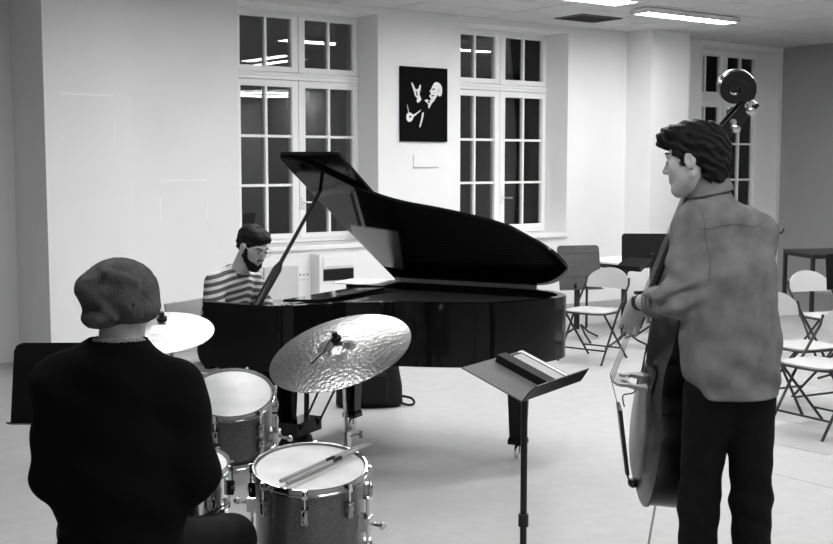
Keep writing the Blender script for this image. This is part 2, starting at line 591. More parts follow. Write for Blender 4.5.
pr([(.31, .33), (.33, .33), (.35, .38), (.335, .39)], 'printed_finger_gap', 'poster', .0020)
pr([(.50, .44), (.56, .43), (.60, .445), (.66, .42), (.73, .415), (.70, .45), (.65, .485), (.61, .54), (.58, .545), (.575, .49), (.53, .465)], 'printed_collar')
pr([(.575, .445), (.615, .455), (.60, .475), (.57, .465)], 'printed_bow_tie', 'poster', .0020)
pr([(.45, .61), (.485, .615), (.465, .69), (.435, .76), (.405, .81), (.39, .79), (.425, .70)], 'printed_tie')
pr([(.12, .645), (.165, .615), (.215, .62), (.255, .645), (.265, .68), (.225, .725), (.17, .74), (.12, .71)], 'printed_hand')
pr([(.175, .66), (.21, .655), (.215, .68), (.18, .685)], 'printed_palm_shadow', 'poster', .0020)
pr([(.13, .52), (.14, .52), (.172, .63), (.162, .63)], 'printed_baton')
pr([(.24, .65), (.33, .615), (.41, .575), (.42, .583), (.35, .625), (.26, .67)], 'printed_cuff')

e = empty('caption_card', room(.12, 0, 1.70), YAW, 'small white caption card on the pier below the poster', 'card')
q = MB(); q.b2((-.165, -.012, 0), (.165, -.001, .125)); q.build('card_sheet', 'wall', e)
q = MB(); q.b2((-.165, -.012, -.008), (.165, -.001, -.002)); q.build('card_shadow_line', 'base', e)  # grey strip put in for the shadow line under the card

e = empty('wall_hook', room(-3.165, 0, 1.19), YAW, 'small dark wall hook on the white wall above the drummer', 'hook')
q = MB(); q.b2((-.012, -.012, -.065), (.012, -.001, .065)); q.build('plate', 'satin', e, bevel=.003)
q = MB(); q.tube([(0, -.01, .02), (0, -.03, .0), (0, -.035, -.03)], .006, 6); q.build('hook', 'satin', e)
for (s, n, z, ww, hh, lab) in [(-3.70, .40, 2.305, .45, .40, 'faint white outline on the left pillar'), (-2.66, 0, 1.585, .46, .38, 'faint white outline on the wall left of the pianist')]:
    e = empty('pale_outline', room(s, n, z), YAW, lab, 'pale_line')  # thin raised strips, slightly whiter than the wall
    q = MB(); q.b2((-ww / 2, -.002, -.012), (ww / 2, -.0002, .004)); q.build('pale_strip', 'pale_line', e)
    for x in (-ww / 2, ww / 2):
        q = MB(); q.b2((x - .005, -.002, -hh), (x + .005, -.0002, -hh + .22)); q.build('pale_strip', 'pale_line', e)

# heating cabinet and panels below the first window
e = empty('convector_heater', room(-1.10, 0, 0), YAW, 'white heating cabinet with a dark louvre below the window beside the pianist', 'heater')
q = MB(); q.b2((-.21, -.16, .10), (.23, -.003, .845)); q.build('cabinet', 'white', e, bevel=.008)
q = MB(); q.b2((-.17, -.172, .72), (.19, -.16, .825)); q.build('top_panel', 'white', e, bevel=.004)
q = MB(); q.b2((-.165, -.164, .585), (.19, -.158, .70)); q.build('louvre_opening', 'grille', e)
sl = None
for k in range(5):
    if sl is None:
        q = MB(); q.box((0.0125, -.168, 0), (.35, .02, .004), Matrix.Rotation(.6, 3, 'X')); sl = q.build('louvre', 'satin', e); o = sl
    else:
        o = sl.copy(); link(o, e)
    o.location = (0, 0, .60 + k * .023)
for x0 in (-.19, .17):
    q = MB(); q.b2((x0, -.15, 0), (x0 + .04, -.02, .10)); q.build('foot', 'grille', e)
e = empty('pinboard_panel', room(-1.67, 0, .42), YAW, 'off-white board leaning under the window beside the pianist', 'board')
q = MB(); q.b2((-.19, -.05, 0), (.19, -.02, .32)); q.build('board', 'card', e, bevel=.003)
e = empty('cable_trunking', room(-1.62, 0, .39), YAW, 'white boxed-in ledge under the window beside the pianist', 'trunking')
q = MB(); q.b2((-.44, -.018, 0), (.27, -.002, .46)); q.build('cover', 'white', e, bevel=.004)
e = empty('wall_socket', room(-1.41, .0, .60), YAW, 'triple white wall socket under the window beside the pianist', 'socket')
q = MB(); q.b2((-.07, -.034, 0), (.07, -.018, .085)); q.build('socket_plate', 'white', e, bevel=.003)
for x in (-.045, 0, .045):
    q = MB(); q.lathe([(.008, 0), (.008, .003)], 10, Matrix(((1, 0, 0, x), (0, 0, -1, -.034), (0, 1, 0, .045), (0, 0, 0, 1)))); q.build('socket_hole', 'grille', e)

# ------------------------------------------------------------------ grand piano
PC = Vector((-1.172, 6.263, 0)); PA = .501; PWD, PLEN = 1.471, 1.664
piano = empty('grand_piano', PC, -PA, 'glossy black grand piano with its lid propped open', 'piano')
U = Vector((math.cos(PA), -math.sin(PA), 0)); V = Vector((math.sin(PA), math.cos(PA), 0))
def pw(t, y, z=0): return PC + U * t + V * y + Vector((0, 0, z))
bent = catmull([(.0, 1.471), (.30, 1.471), (.48, 1.44), (.60, 1.30), (.70, 1.16), (.77, 1.094), (.846, 1.035), (.94, .987), (1.06, .946), (1.165, .906), (1.29, .85),
                (1.417, .781), (1.482, .716), (1.539, .626), (1.592, .522), (1.624, .44), (1.64, .342), (1.643, .279), (1.624, .201), (1.536, .09), (1.42, .02), (1.28, 0)], 4)
out_w = bent + [(0.0, 0.0)]                       # (t, w) with w from the spine
outline = [(t, PWD - w_) for t, w_ in out_w]      # piano plane coordinates
def inset(poly, d):
    n = len(poly); res = []
    area = sum(poly[i][0] * poly[(i + 1) % n][1] - poly[(i + 1) % n][0] * poly[i][1] for i in range(n))
    sg = 1 if area > 0 else -1
    for i in range(n):
        a, b_, c = Vector(poly[i - 1]), Vector(poly[i]), Vector(poly[(i + 1) % n])
        d1 = (b_ - a).normalized(); d2 = (c - b_).normalized()
        n1 = Vector((-d1.y, d1.x)) * sg; n2 = Vector((-d2.y, d2.x)) * sg
        m = (n1 + n2)
        m = m / max(.4, m.length_squared) * 2 if m.length > .1 else n1
        res.append(tuple(b_ + m * d * 1.0 / 1.0) if m.length < 3 else tuple(b_ + n1 * d))
    return res
ZR0, ZR1 = .62, .975
inn = inset(outline, .045)
q = MB()
n = len(outline)
vs = [(x, y, ZR0) for x, y in outline] + [(x, y, ZR1) for x, y in outline] + [(x, y, ZR0) for x, y in inn] + [(x, y, ZR1) for x, y in inn]
fs = []
for i in range(n):
    j = (i + 1) % n
    fs += [(i, j, n + j, n + i), (2 * n + j, 2 * n + i, 3 * n + i, 3 * n + j), (n + i, n + j, 3 * n + j, 3 * n + i), (j, i, 2 * n + i, 2 * n + j)]
# leave the keyboard side (last segment) low
q.raw(vs, [f for k, f in enumerate(fs) if k // 4 != n - 1])
rim = q.build('rim', 'lacquer', piano, smooth=True)
q = MB(); q.prism(inset(outline, .04), ZR0 + .01, ZR0 + .04); q.build('bottom_frame', 'black', piano)
q = MB(); q.prism([p for p in inset(outline, .05) if p[0] > .20] + [(.30, PWD - .05), (.30, .05)], .84, .88); q.build('soundboard', 'wood_mid', piano)
q = MB(); q.prism([(.28, .06), (.44, .06), (.44, PWD - .06), (.28, PWD - .06)], .88, .925); pl = q.build('iron_plate', 'plate', piano)
q = MB()
for k in range(60):
    yy = .1 + k * (PWD - .2) / 59
    te = max(.55, 1.55 - (1.0 - (yy / PWD)) * 1.0)
    q.tube([(.36, yy, .935), (te, yy + (PWD * .75 - yy) * .12, .935)], .0012, 4, cap=False)
o = q.build('strings', 'steel', piano); o['kind'] = 'stuff'
q = MB(); q.b2((0, .0, ZR0 - .02), (.04, PWD, .70)); q.build('key_slip', 'lacquer', piano, bevel=.004)
q = MB(); q.b2((.0, .045, ZR0), (.3, PWD - .045, .66)); q.build('key_bed', 'black', piano)
for y0 in (.045, PWD - .145):
    q = MB(); q.b2((.04, y0, .66), (.19, y0 + .10, .735)); q.build('key_block', 'lacquer', piano, bevel=.004)
q = MB()
kw = (PWD - .29) / 52
for k in range(52):
    q.b2((.045, .145 + k * kw + .0006, .70), (.19, .145 + (k + 1) * kw - .0006, .722))
o = q.build('white_keys', 'ivory', piano); o['kind'] = 'stuff'
q = MB()
for k in range(51):
    if (51 - k) % 7 in (2, 5): continue
    y = .145 + (k + 1) * kw
    q.b2((.095, y - .006, .722), (.19, y + .006, .734))
o = q.build('black_keys', 'ebony', piano); o['kind'] = 'stuff'
q = MB(); q.box((.205, PWD / 2, .80), (.022, PWD - .1, .17), Matrix.Rotation(.12, 3, 'Y')); q.build('fallboard', 'lacquer', piano, bevel=.005)
q = MB(); q.b2((.22, .05, .90), (.30, PWD - .05, .93)); q.build('front_rail', 'lacquer', piano, bevel=.004)
q = MB(); q.box((.36, PWD / 2 + .05, .955), (.26, .72, .014), Matrix.Rotation(-.06, 3, 'Y')); q.build('music_desk', 'lacquer', piano, bevel=.004)
# lid, hinged on the spine
TH = .544; T0 = .367
LM = Matrix(((1, 0, 0, 0), (0, -math.cos(TH), math.sin(TH), PWD), (0, math.sin(TH), math.cos(TH), .992), (0, 0, 0, 1)))
lp = [p for p in bent if p[0] > T0 + .01]
lp = [(T0, 1.471)] + lp + [(T0, 0.0)]
q = MB(); q.prism(lp, 0, .020, LM); lid = q.build('lid', 'lacquer', piano, bevel=.004)
q = MB(); q.prism([(T0, 0), (T0, 1.478), (2 * T0 + .01, 1.478), (2 * T0 + .01, 0)], .022, .042, LM); q.build('folded_lid_flap', 'lacquer', lid, bevel=.004)
q = MB(); q.b2((T0 + .01, PWD - .012, .965), (1.36, PWD + .004, 1.0)); q.build('lid_hinge', 'steel', piano)
a = Vector((.335, .05, .975)); c = LM @ Vector((.435, 1.12, 0)); d = c - a
q = MB(); q.tube([a - d * .03, a + d * .02, a + d * .30, a + d * .36, a + d * .98, c], [.020, .024, .026, .012, .010, .010], 10); q.build('lid_prop', 'satin', piano, smooth=True)
# legs, lyre
def pleg(t, y, nm='leg'):
    q = MB()
    q.prism([(-.06, -.06), (.06, -.06), (.06, .06), (-.06, .06)], .56, ZR0 + .01)
    vs = []
    for z, h in ((.56, .055), (.30, .046), (.13, .040), (.11, .048), (.085, .048)):
        vs.append([(x * h, yy * h, z) for x, yy in ((-1, -1), (1, -1), (1, 1), (-1, 1))])
    for i in range(4):
        q.raw(vs[i] + vs[i + 1], [(0, 1, 5, 4), (1, 2, 6, 5), (2, 3, 7, 6), (3, 0, 4, 7)])
    q.raw(vs[-1], [(0, 1, 2, 3)])
    lg = q.build(nm, 'lacquer', piano, loc=(t, y, 0), bevel=.003)
    q = MB(); q.lathe([(.035, -.012), (.042, -.008), (.042, .008), (.035, .012)], 16, Matrix(((0, 0, 1, 0), (1, 0, 0, 0), (0, 1, 0, .042), (0, 0, 0, 1))))
    q.b2((-.012, -.012, .06), (.012, .012, .09)); q.b2((-.02, -.012, .035), (-.015, .012, .075)); q.b2((.015, -.012, .035), (.02, .012, .075))
    q.build('castor', 'chrome', lg, smooth=True)
pleg(.12, .12); pleg(.12, PWD - .12); pleg(1.365, PWD - .278)
q = MB()
ly = .735
for dy in (-.085, .085): q.tube([(.13, ly + dy, .62), (.13, ly + dy * .8, .18)], .016, 8)
q.b2((.07, ly - .13, .11), (.20, ly + .13, .19)); q.build('pedal_lyre', 'lacquer', piano, smooth=True)
q = MB()
for dy in (-.09, .09): q.tube([(.19, ly + dy, .13), (.45, ly + dy * 1.2, .62)], .007, 6)
q.build('lyre_brace', 'satin', piano)
for dy in (-.07, 0, .07):
    q = MB(); q.tube([(.09, ly + dy, .13), (.02, ly + dy, .10), (-.05, ly + dy, .085)], [.008, .012, .016], 8); q.build('pedal', 'steel', piano, smooth=True)
# sheet music lying on the far side of the case
o = MB(); o.b2((-.17, -.14, 0), (.17, .14, .006)); o = o.build('sheet_music', 'paper', None, loc=pw(.30, 1.24, .983), rot=(0, 0, -PA + .12))
tag(o, 'open white sheet music lying on the far end of the piano', 'sheet music')

# pianist's chair
e = empty('wooden_chair', pw(-.50, .74), -PA, 'wooden chair with a pale back panel that the pianist sits on', 'chair')
q = MB(); q.b2((-.21, -.20, .455), (.20, .20, .485)); q.build('seat', 'ply', e, bevel=.01)
q = MB(); q.box((-.225, 0, .78), (.018, .42, .17), Matrix.Rotation(-.12, 3, 'Y')); q.build('backrest', 'ply', e, bevel=.006)
for y in (-.185, .185):
    q = MB(); q.tube([(-.235, y, .80), (-.20, y, .46), (-.235, y, 0)], .013, 8); q.build('leg', 'steel', e, smooth=True)
    q = MB(); q.tube([(.17, y, .46), (.19, y, 0)], .013, 8); q.build('leg', 'steel', e, smooth=True)

# backpack on the floor beyond the piano
e = empty('backpack', (-.34, 8.15, 0), .1, 'black backpack standing on the floor under the piano', 'backpack')
q = MB()
rings = []
for z, hx, hy in ((0.0, .21, .10), (.02, .24, .125), (.15, .235, .13), (.33, .205, .115), (.46, .155, .085), (.52, .08, .045)):
    rings.append([(hx * math.copysign(abs(math.cos(a_)) ** .55, math.cos(a_)), hy * math.copysign(abs(math.sin(a_)) ** .55, math.sin(a_)), z) for a_ in [2 * PI * k / 28 for k in range(28)]])
for i in range(5):
    q.raw(rings[i] + rings[i + 1], [(k, (k + 1) % 28, 28 + (k + 1) % 28, 28 + k) for k in range(28)])
q.raw(rings[0], [tuple(range(27, -1, -1))]); q.raw(rings[-1], [tuple(range(28))])
q.build('bag_body', 'nylon', e, smooth=True)
q = MB(); q.b2((-.13, -.165, .04), (.13, -.10, .26)); q.build('front_pocket', 'nylon', e, bevel=.025)
q = MB(); q.tube(catmull([(.21, -.06, .03), (.28, -.08, .012), (.32, -.05, .02), (.30, -.02, .05), (.22, -.03, .07)], 5), .009, 6); q.build('shoulder_strap', 'nylon', e, smooth=True)
q = MB(); q.tube(catmull([(-.05, 0, .51), (-.04, 0, .56), (.04, 0, .56), (.05, 0, .51)], 5), .008, 6); q.build('carry_loop', 'nylon', e, smooth=True)

# ------------------------------------------------------------------ furniture
def folding_chair(loc, front, label):
    rz = math.atan2(-front[0], front[1])        # local +y is the front
    e = empty('folding_chair', loc, rz, label, 'chair', 'folding chairs')
    pts = [(.205 * math.copysign(abs(math.cos(a_)) ** .5, math.cos(a_)), .03 + .195 * math.copysign(abs(math.sin(a_)) ** .5, math.sin(a_))) for a_ in [2 * PI * k / 28 for k in range(28)]]
    q = MB(); q.prism(pts, .435, .452); q.build('seat', 'seat', e, bevel=.005)
    q = MB(); q.tube([(x * 1.01, y * 1.01, .434) for x, y in pts] + [(pts[0][0] * 1.01, pts[0][1] * 1.01, .434)], .009, 6); q.build('seat_rim', 'satin', e, smooth=True)
    # back panel: straight lower edge, arched top
    sec = [(-.205 + .41 * k / 16, 0) for k in range(17)]
    lo, hi = .62, .80
    q = MB()
    vs, fs = [], []
    for k in range(17):
        x = -.205 + .41 * k / 16
        zt = lo + .03 + (hi - lo - .03) * math.sqrt(max(0, 1 - (x / .215) ** 2)) 
        yb = -.235 - .035 * (1 - (x / .205) ** 2)
        for (y_, z_) in ((yb - .007, lo), (yb + .007, lo), (yb + .007 - (zt - lo) * .18, zt), (yb - .007 - (zt - lo) * .18, zt)):
            vs.append((x, y_, z_))
    for k in range(16):
        a_ = k * 4
        for m in range(4):
            fs.append((a_ + m, a_ + (m + 1) % 4, a_ + 4 + (m + 1) % 4, a_ + 4 + m))
    fs += [(3, 2, 1, 0), (64, 65, 66, 67)]
    q.raw(vs, fs); q.build('backrest', 'seat', e, smooth=True)
    for x in (-.215, .215):
        q = MB(); q.tube([(x, .25, 0), (x, -.02, .40), (x, -.235, .66), (x * .97, -.25, .72)], .010, 8); q.build('leg', 'satin', e, smooth=True)
        q = MB(); q.tube([(x * .9, -.26, 0), (x * .9, .17, .43)], .010, 8); q.build('leg', 'satin', e, smooth=True)
    q = MB(); q.tube([(-.215, .17, .115), (.215, .17, .115)], .008, 6); q.build('stretcher', 'satin', e, smooth=True)
    q = MB(); q.tube([(-.19, -.17, .10), (.19, -.17, .10)], .008, 6); q.build('stretcher', 'satin', e, smooth=True)
    return e
folding_chair((1.57, 10.10, 0), (-.61, -.79), 'pale folding chair standing alone between the piano tail and the bass')
folding_chair((2.63, 7.36, 0), (-.85, -.52), 'nearest of the pale folding chairs at the right edge, its seat cut by the frame')
folding_chair((2.74, 8.12, 0), (.45, -.89), 'pale folding chair half hidden behind the bass player\'s shirt')
folding_chair((3.50, 9.75, 0), (.30, -.95), 'farthest of the pale folding chairs at the right edge, in front of the table')

def table(loc, rz, lx, ly_, m_top, label, m_leg='satin', zt=.74):
    e = empty('table', loc, rz, label, 'table')
    q = MB(); q.b2((-lx / 2, -ly_ / 2, zt - .022), (lx / 2, ly_ / 2, zt)); q.build('tabletop', m_top, e, bevel=.003)
    q = MB()
    for s_ in (-1, 1):
        q.b2((-lx / 2 + .005, s_ * (ly_ / 2 - .02) - .015, zt - .065), (lx / 2 - .005, s_ * (ly_ / 2 - .02) + .015, zt - .022))
        q.b2((s_ * (lx / 2 - .02) - .015, -ly_ / 2 + .005, zt - .065), (s_ * (lx / 2 - .02) + .015, ly_ / 2 - .005, zt - .022))
    q.build('apron', m_leg, e)
    for sx in (-1, 1):
        for sy in (-1, 1):
            q = MB(); q.b2((sx * (lx / 2 - .022) - .02, sy * (ly_ / 2 - .022) - .02, 0), (sx * (lx / 2 - .022) + .02, sy * (ly_ / 2 - .022) + .02, zt - .022)); q.build('leg', m_leg, e, bevel=.003)
    return e
table((5.05, 13.25, 0), .17, 1.4, .68, 'wood_mid', 'dark framed table by the right side wall')
table((2.35, 12.10, 0), YAW, 1.2, .7, 'white', 'white topped table behind the music stands')

def stand_base(e, h, mt='satin', post=True):
    if post:
        q = MB(); q.tube([(0, 0, .12), (0, 0, h)], .011, 10); q.build('pole', mt, e, smooth=True)
        q = MB(); q.tube([(0, 0, h * .55), (0, 0, h * .55 + .04)], .017, 10); q.build('collar', mt, e, smooth=True)
    for k in range(3):
        a_ = 2 * PI * k / 3 + .5
        q = MB(); q.tube([(.01 * math.cos(a_), .01 * math.sin(a_), .15), (.12 * math.cos(a_), .12 * math.sin(a_), .07), (.27 * math.cos(a_), .27 * math.sin(a_), .010)], .010, 8)
        q.build('leg', mt, e, smooth=True)
def desk(e, z, wd, ht, tilt, mt, lipd=.05, name='desk', thick=.004):
    """desk facing local -y, leaning back by tilt from upright"""
    R = Matrix.Rotation(-tilt, 4, 'X'); Tm = Matrix.Translation((0, 0, z)) @ R
    x = wd / 2; c = .03
    poly = [(-x, 0), (x, 0), (x, ht - c), (x - c * .3, ht - c * .3), (x - c, ht), (-x + c, ht), (-x + c * .3, ht - c * .3), (-x, ht - c)]
    mx = Tm @ Matrix(((1, 0, 0, 0), (0, 0, 1, 0), (0, 1, 0, 0), (0, 0, 0, 1)))
    q = MB(); q.prism(poly, 0, thick, mx); d_ = q.build(name, mt, e, bevel=.001)
    q = MB(); vs = [Tm @ Vector(p) for p in ((-x, 0, 0), (x, 0, 0), (x, -lipd, .004), (-x, -lipd, .004), (-x, 0, -.004), (x, 0, -.004), (x, -lipd, 0), (-x, -lipd, 0))]
    q.raw(vs, [(0, 1, 2, 3), (7, 6, 5, 4), (0, 4, 5, 1), (1, 5, 6, 2), (2, 6, 7, 3), (3, 7, 4, 0)]); q.build('ledge', mt, e)
    return d_

# music stand of the drummer
e = empty('music_stand', (-1.222, 3.98, 0), .03, 'black music stand in front of the drummer at the left edge', 'music stand')
stand_base(e, .92); desk(e, .815, .41, .285, .25, 'black')
q = MB(); q.tube([(0, .03, .90), (0, 0, .92)], .02, 8); q.build('tilter', 'satin', e)

# music stand in the foreground, desk nearly flat
Bc = Vector((.314, 3.375, 1.02)); Rc = Vector((.538, 3.711, 1.02))
dl = (Rc - Bc).normalized(); pe = Vector((-dl.y, dl.x, 0))
tl = math.radians(21)
cen = (Bc + Rc) / 2 + pe * .10
e = empty('music_stand', (cen.x, cen.y, 0), 0, 'music stand in the foreground with scores on its nearly flat desk', 'music stand')
stand_base(e, 1.03, 'satin')
dd = (pe * math.cos(tl) + Vector((0, 0, math.sin(tl))))
nn = dl.cross(dd); nn = nn if nn.z > 0 else -nn
Bl = Bc - Vector((cen.x, cen.y, 0))
DM = Matrix((dl, dd, nn)).transposed().to_4x4(); DM.translation = Bl       # desk axes: x along lip, y up the slope, z off the surface
LW, DW = .395, .225
M['desk_grey'] = mat('grey_desk_enamel', .12, .65, spec=.2)
def dbox(lo, hi): 
    q = MB(); q.box([(a_ + b_) / 2 for a_, b_ in zip(lo, hi)], [abs(b_ - a_) for a_, b_ in zip(lo, hi)])
    q.v = [tuple(DM @ Vector(v)) for v in q.v]
    return q
dbox((0, 0, -.004), (LW, DW, 0)).build('desk', 'desk_grey', e)
lipR = MB()
vs = [DM @ Vector(p) for p in ((0, .0, 0), (LW, .0, 0), (LW, -.012, .052), (.035, -.012, .052), (.008, -.008, .035), (0, -.004, 0), (LW, -.004, 0), (LW, -.016, .052), (.035, -.016, .052), (.008, -.012, .035))]
lipR.raw(vs, [(0, 1, 2, 3, 4), (9, 8, 7, 6, 5), (0, 5, 6, 1), (1, 6, 7, 2), (2, 7, 8, 3), (3, 8, 9, 4), (4, 9, 5, 0)]); lipR.build('ledge', 'satin', e)
q = MB(); q.tube([Vector((0, 0, 1.0)), DM @ Vector((LW / 2, DW / 2, -.004))], .022, 10); q.build('tilter', 'satin', e)
def on_desk(name, lab, cat, parts):
    e2 = empty(name, (cen.x, cen.y, 0), 0, lab, cat)
    for nm, lo, hi, m_ in parts: dbox(lo, hi).build(nm, m_, e2, bevel=.001)
on_desk('score_folder', 'black score folder with a printed page on the foreground music stand', 'folder',
        [('cover', (.185, .012, .001), (.345, .208, .010), 'black'), ('page', (.240, .024, .010), (.330, .198, .0115), 'page'), ('spine_roll', (.175, .012, .001), (.232, .208, .026), 'nylon')])
on_desk('score_sheet', 'narrow white score sheet beside the black folder on the foreground stand', 'sheet music',
        [('sheet', (.350, .008, .001), (.380, .222, .004), 'paper')])

# orchestra stands in the background
e = empty('music_stand', (1.62, 11.25, 0), .25, 'grey wooden music stand with a wide desk behind the lone folding chair', 'music stand')
for x in (-.06, .06):
    q = MB(); q.tube([(x, 0, .12), (x, 0, .56)], .013, 8); q.build('post', 'satin', e, smooth=True)
stand_base(e, .5, 'satin', post=False)
d_ = desk(e, .50, .44, .44, .22, 'wood_mid', .06, thick=.014)
for zz in (.13, .36):
    R = Matrix.Translation((0, 0, .50)) @ Matrix.Rotation(-.22, 4, 'X')
    q = MB(); q.b2((-.215, -.006, zz), (.215, 0, zz + .018)); q.v = [tuple(R @ Vector(v)) for v in q.v]; q.build('batten', 'wood_mid', e)
e = empty('music_stand', (2.29, 11.15, 0), -.1, 'black music stand beside the neck of the bass, behind the player\'s hand', 'music stand')
stand_base(e, .84); desk(e, .76, .58, .30, .2, 'black')
q = MB(); q.tube([(0, .03, .86), (0, 0, .84)], .02, 8); q.build('tilter', 'satin', e)
e = empty('music_stand', (1.98, 10.80, 0), -.9, 'low music stand with a dark tilted desk behind the lone chair\'s backrest', 'music stand')
stand_base(e, .72); desk(e, .73, .34, .22, 1.05, 'black')
q = MB(); q.tube([(0, .04, .75), (0, 0, .72)], .02, 8); q.build('tilter', 'satin', e)
e = empty('music_stand', (3.46, 9.00, 0), .0, 'black music stand cut by the right edge in front of the table', 'music stand')
stand_base(e, .80); desk(e, .745, .46, .28, .2, 'black')
q = MB(); q.tube([(0, .03, .84), (0, 0, .80)], .02, 8); q.build('tilter', 'satin', e)

# ------------------------------------------------------------------ drums
def drum(name, loc, axis, r, depth, label, cat='drum', nl=8, shell='shell', phase=.2, legs=None):
    """loc = centre of the upper head; axis = unit normal of the head. Built in world axes under an Empty at the floor below"""
    A = Vector(axis).normalized()
    base = Vector((loc[0], loc[1], 0))
    e = empty(name, base, 0, label, cat)
    X = frame_from(A, (1, 0, 0), Vector(loc) - base)
    q = MB(); q.lathe([(r, -.015), (r, -depth + .015), (r - .006, -depth + .015), (r - .006, -.015)], 48, X, close=True); q.build('shell', shell, e, smooth=True)
    q = MB(); q.lathe([(0.0, .0), (r - .004, 0), (r + .003, -.006), (r + .003, -.016), (r - .004, -.012), (0.0, -.006)], 48, X); q.build('drumhead', 'drumhead', e, smooth=True)
    q = MB(); q.lathe([(0.0, -depth), (r + .001, -depth), (r + .001, -depth + .012), (0, -depth + .006)], 48, X); q.build('bottom_head', 'drumhead', e, smooth=True)
    for z0, z1 in ((-.020, .007), (-depth - .007, -depth + .020)):
        q = MB(); q.lathe([(r + .004, z0), (r + .011, z0), (r + .011, z0 + .005), (r + .008, z0 + .008), (r + .008, z1 - .004), (r + .010, z1), (r + .004, z1)], 48, X, close=True)
        q.build('hoop', 'hoop', e, smooth=True)
    for k in range(nl):
        a_ = 2 * PI * k / nl + phase
        L_ = X @ Matrix.Rotation(a_, 4, 'Z')
        for zz, d_ in ((-.085, 1), (-depth + .085, -1)):
            if depth < .2 and d_ < 0: continue
            q = MB(); q.box((r + .011, 0, zz), (.024, .022, .055)); q.sphere((r + .016, 0, zz), (.014, .012, .03), 8, 6); q.v = [tuple(L_ @ Vector(v)) for v in q.v]
            lg = q.build('lug', 'hoop', e, smooth=True)
            q = MB(); q.tube([(r + .017, 0, zz), (r + .017, 0, zz + d_ * .085)], .0035, 6); q.lathe([(.0065, -.008), (.0065, .008)], 6, Matrix.Translation((r + .017, 0, zz + d_ * .085)))
            q.box((r + .012, 0, zz + d_ * .07), (.018, .018, .012))
            q.v = [tuple(L_ @ Vector(v)) for v in q.v]; q.build('tension_rod', 'chrome', lg, smooth=True)
    for a_ in (legs or []):
        L_ = X @ Matrix.Rotation(a_, 4, 'Z')
        c0 = L_ @ Vector((r + .03, 0, -.12)); c1 = L_ @ Vector((r + .03, 0, -.21))
        q = MB(); q.box((r + .02, 0, -.165), (.045, .04, .055)); q.v = [tuple(L_ @ Vector(v)) for v in q.v]; br = q.build('leg_bracket', 'chrome', e, bevel=.004)
        q = MB(); q.tube([L_ @ Vector((r + .035, 0, -.165)), L_ @ Vector((r + .085, 0, -.165))], .006, 6); q.sphere(L_ @ Vector((r + .085, 0, -.165)), .013, 8, 6); q.build('wing_screw', 'chrome', br, smooth=True)
        foot = L_ @ Vector((r + .05, 0, -.4)); foot.z = .012
        q = MB(); q.tube([L_ @ Vector((r + .03, 0, -.07)), L_ @ Vector((r + .03, 0, -.22)), foot], .006, 8); q.build('leg', 'chrome', e, smooth=True)
        q = MB(); q.sphere(foot + Vector((0, 0, .003)), .014, 8, 6); q.build('rubber_foot', 'rubber', e, smooth=True)
    return e
drum('floor_tom', (-.364, 3.86, .69), (0.02, -.17, .985), .187, .38, 'floor tom drum with two drumsticks lying on its head', nl=8, phase=.0, legs=[1.5, 2.9, 5.9])
drum('tom_drum', (-.735, 4.50, .818), (.05, -.40, .915), .160, .25, 'small tom drum between the drummer\'s shoulder and the ride cymbal', nl=6, phase=-.75, legs=[-.25, 1.9, 4.0])
drum('snare_drum', (-.835, 3.90, .69), (0.03, -.12, .99), .178, .15, 'snare drum peeking out beside the drummer\'s right arm', nl=8, phase=.1, shell='chrome')
e = empty('snare_stand', (-.835, 3.92, 0), 0, 'chrome snare drum stand beside the drummer\'s right arm', 'stand')
q = MB(); q.tube([(0, 0, .10), (0, 0, .47)], .012, 8); q.build('pole', 'chrome', e, smooth=True)
for k in range(3):
    a_ = 2 * PI * k / 3 - .3
    q = MB(); q.tube([(0, 0, .46), (.16 * math.cos(a_), .16 * math.sin(a_), .50), (.19 * math.cos(a_), .19 * math.sin(a_), .53)], .008, 6); q.build('basket_arm', 'chrome', e, smooth=True)
    q = MB(); q.tube([(0, 0, .22), (.23 * math.cos(a_), .23 * math.sin(a_), .012)], .009, 6); q.build('leg', 'chrome', e, smooth=True)

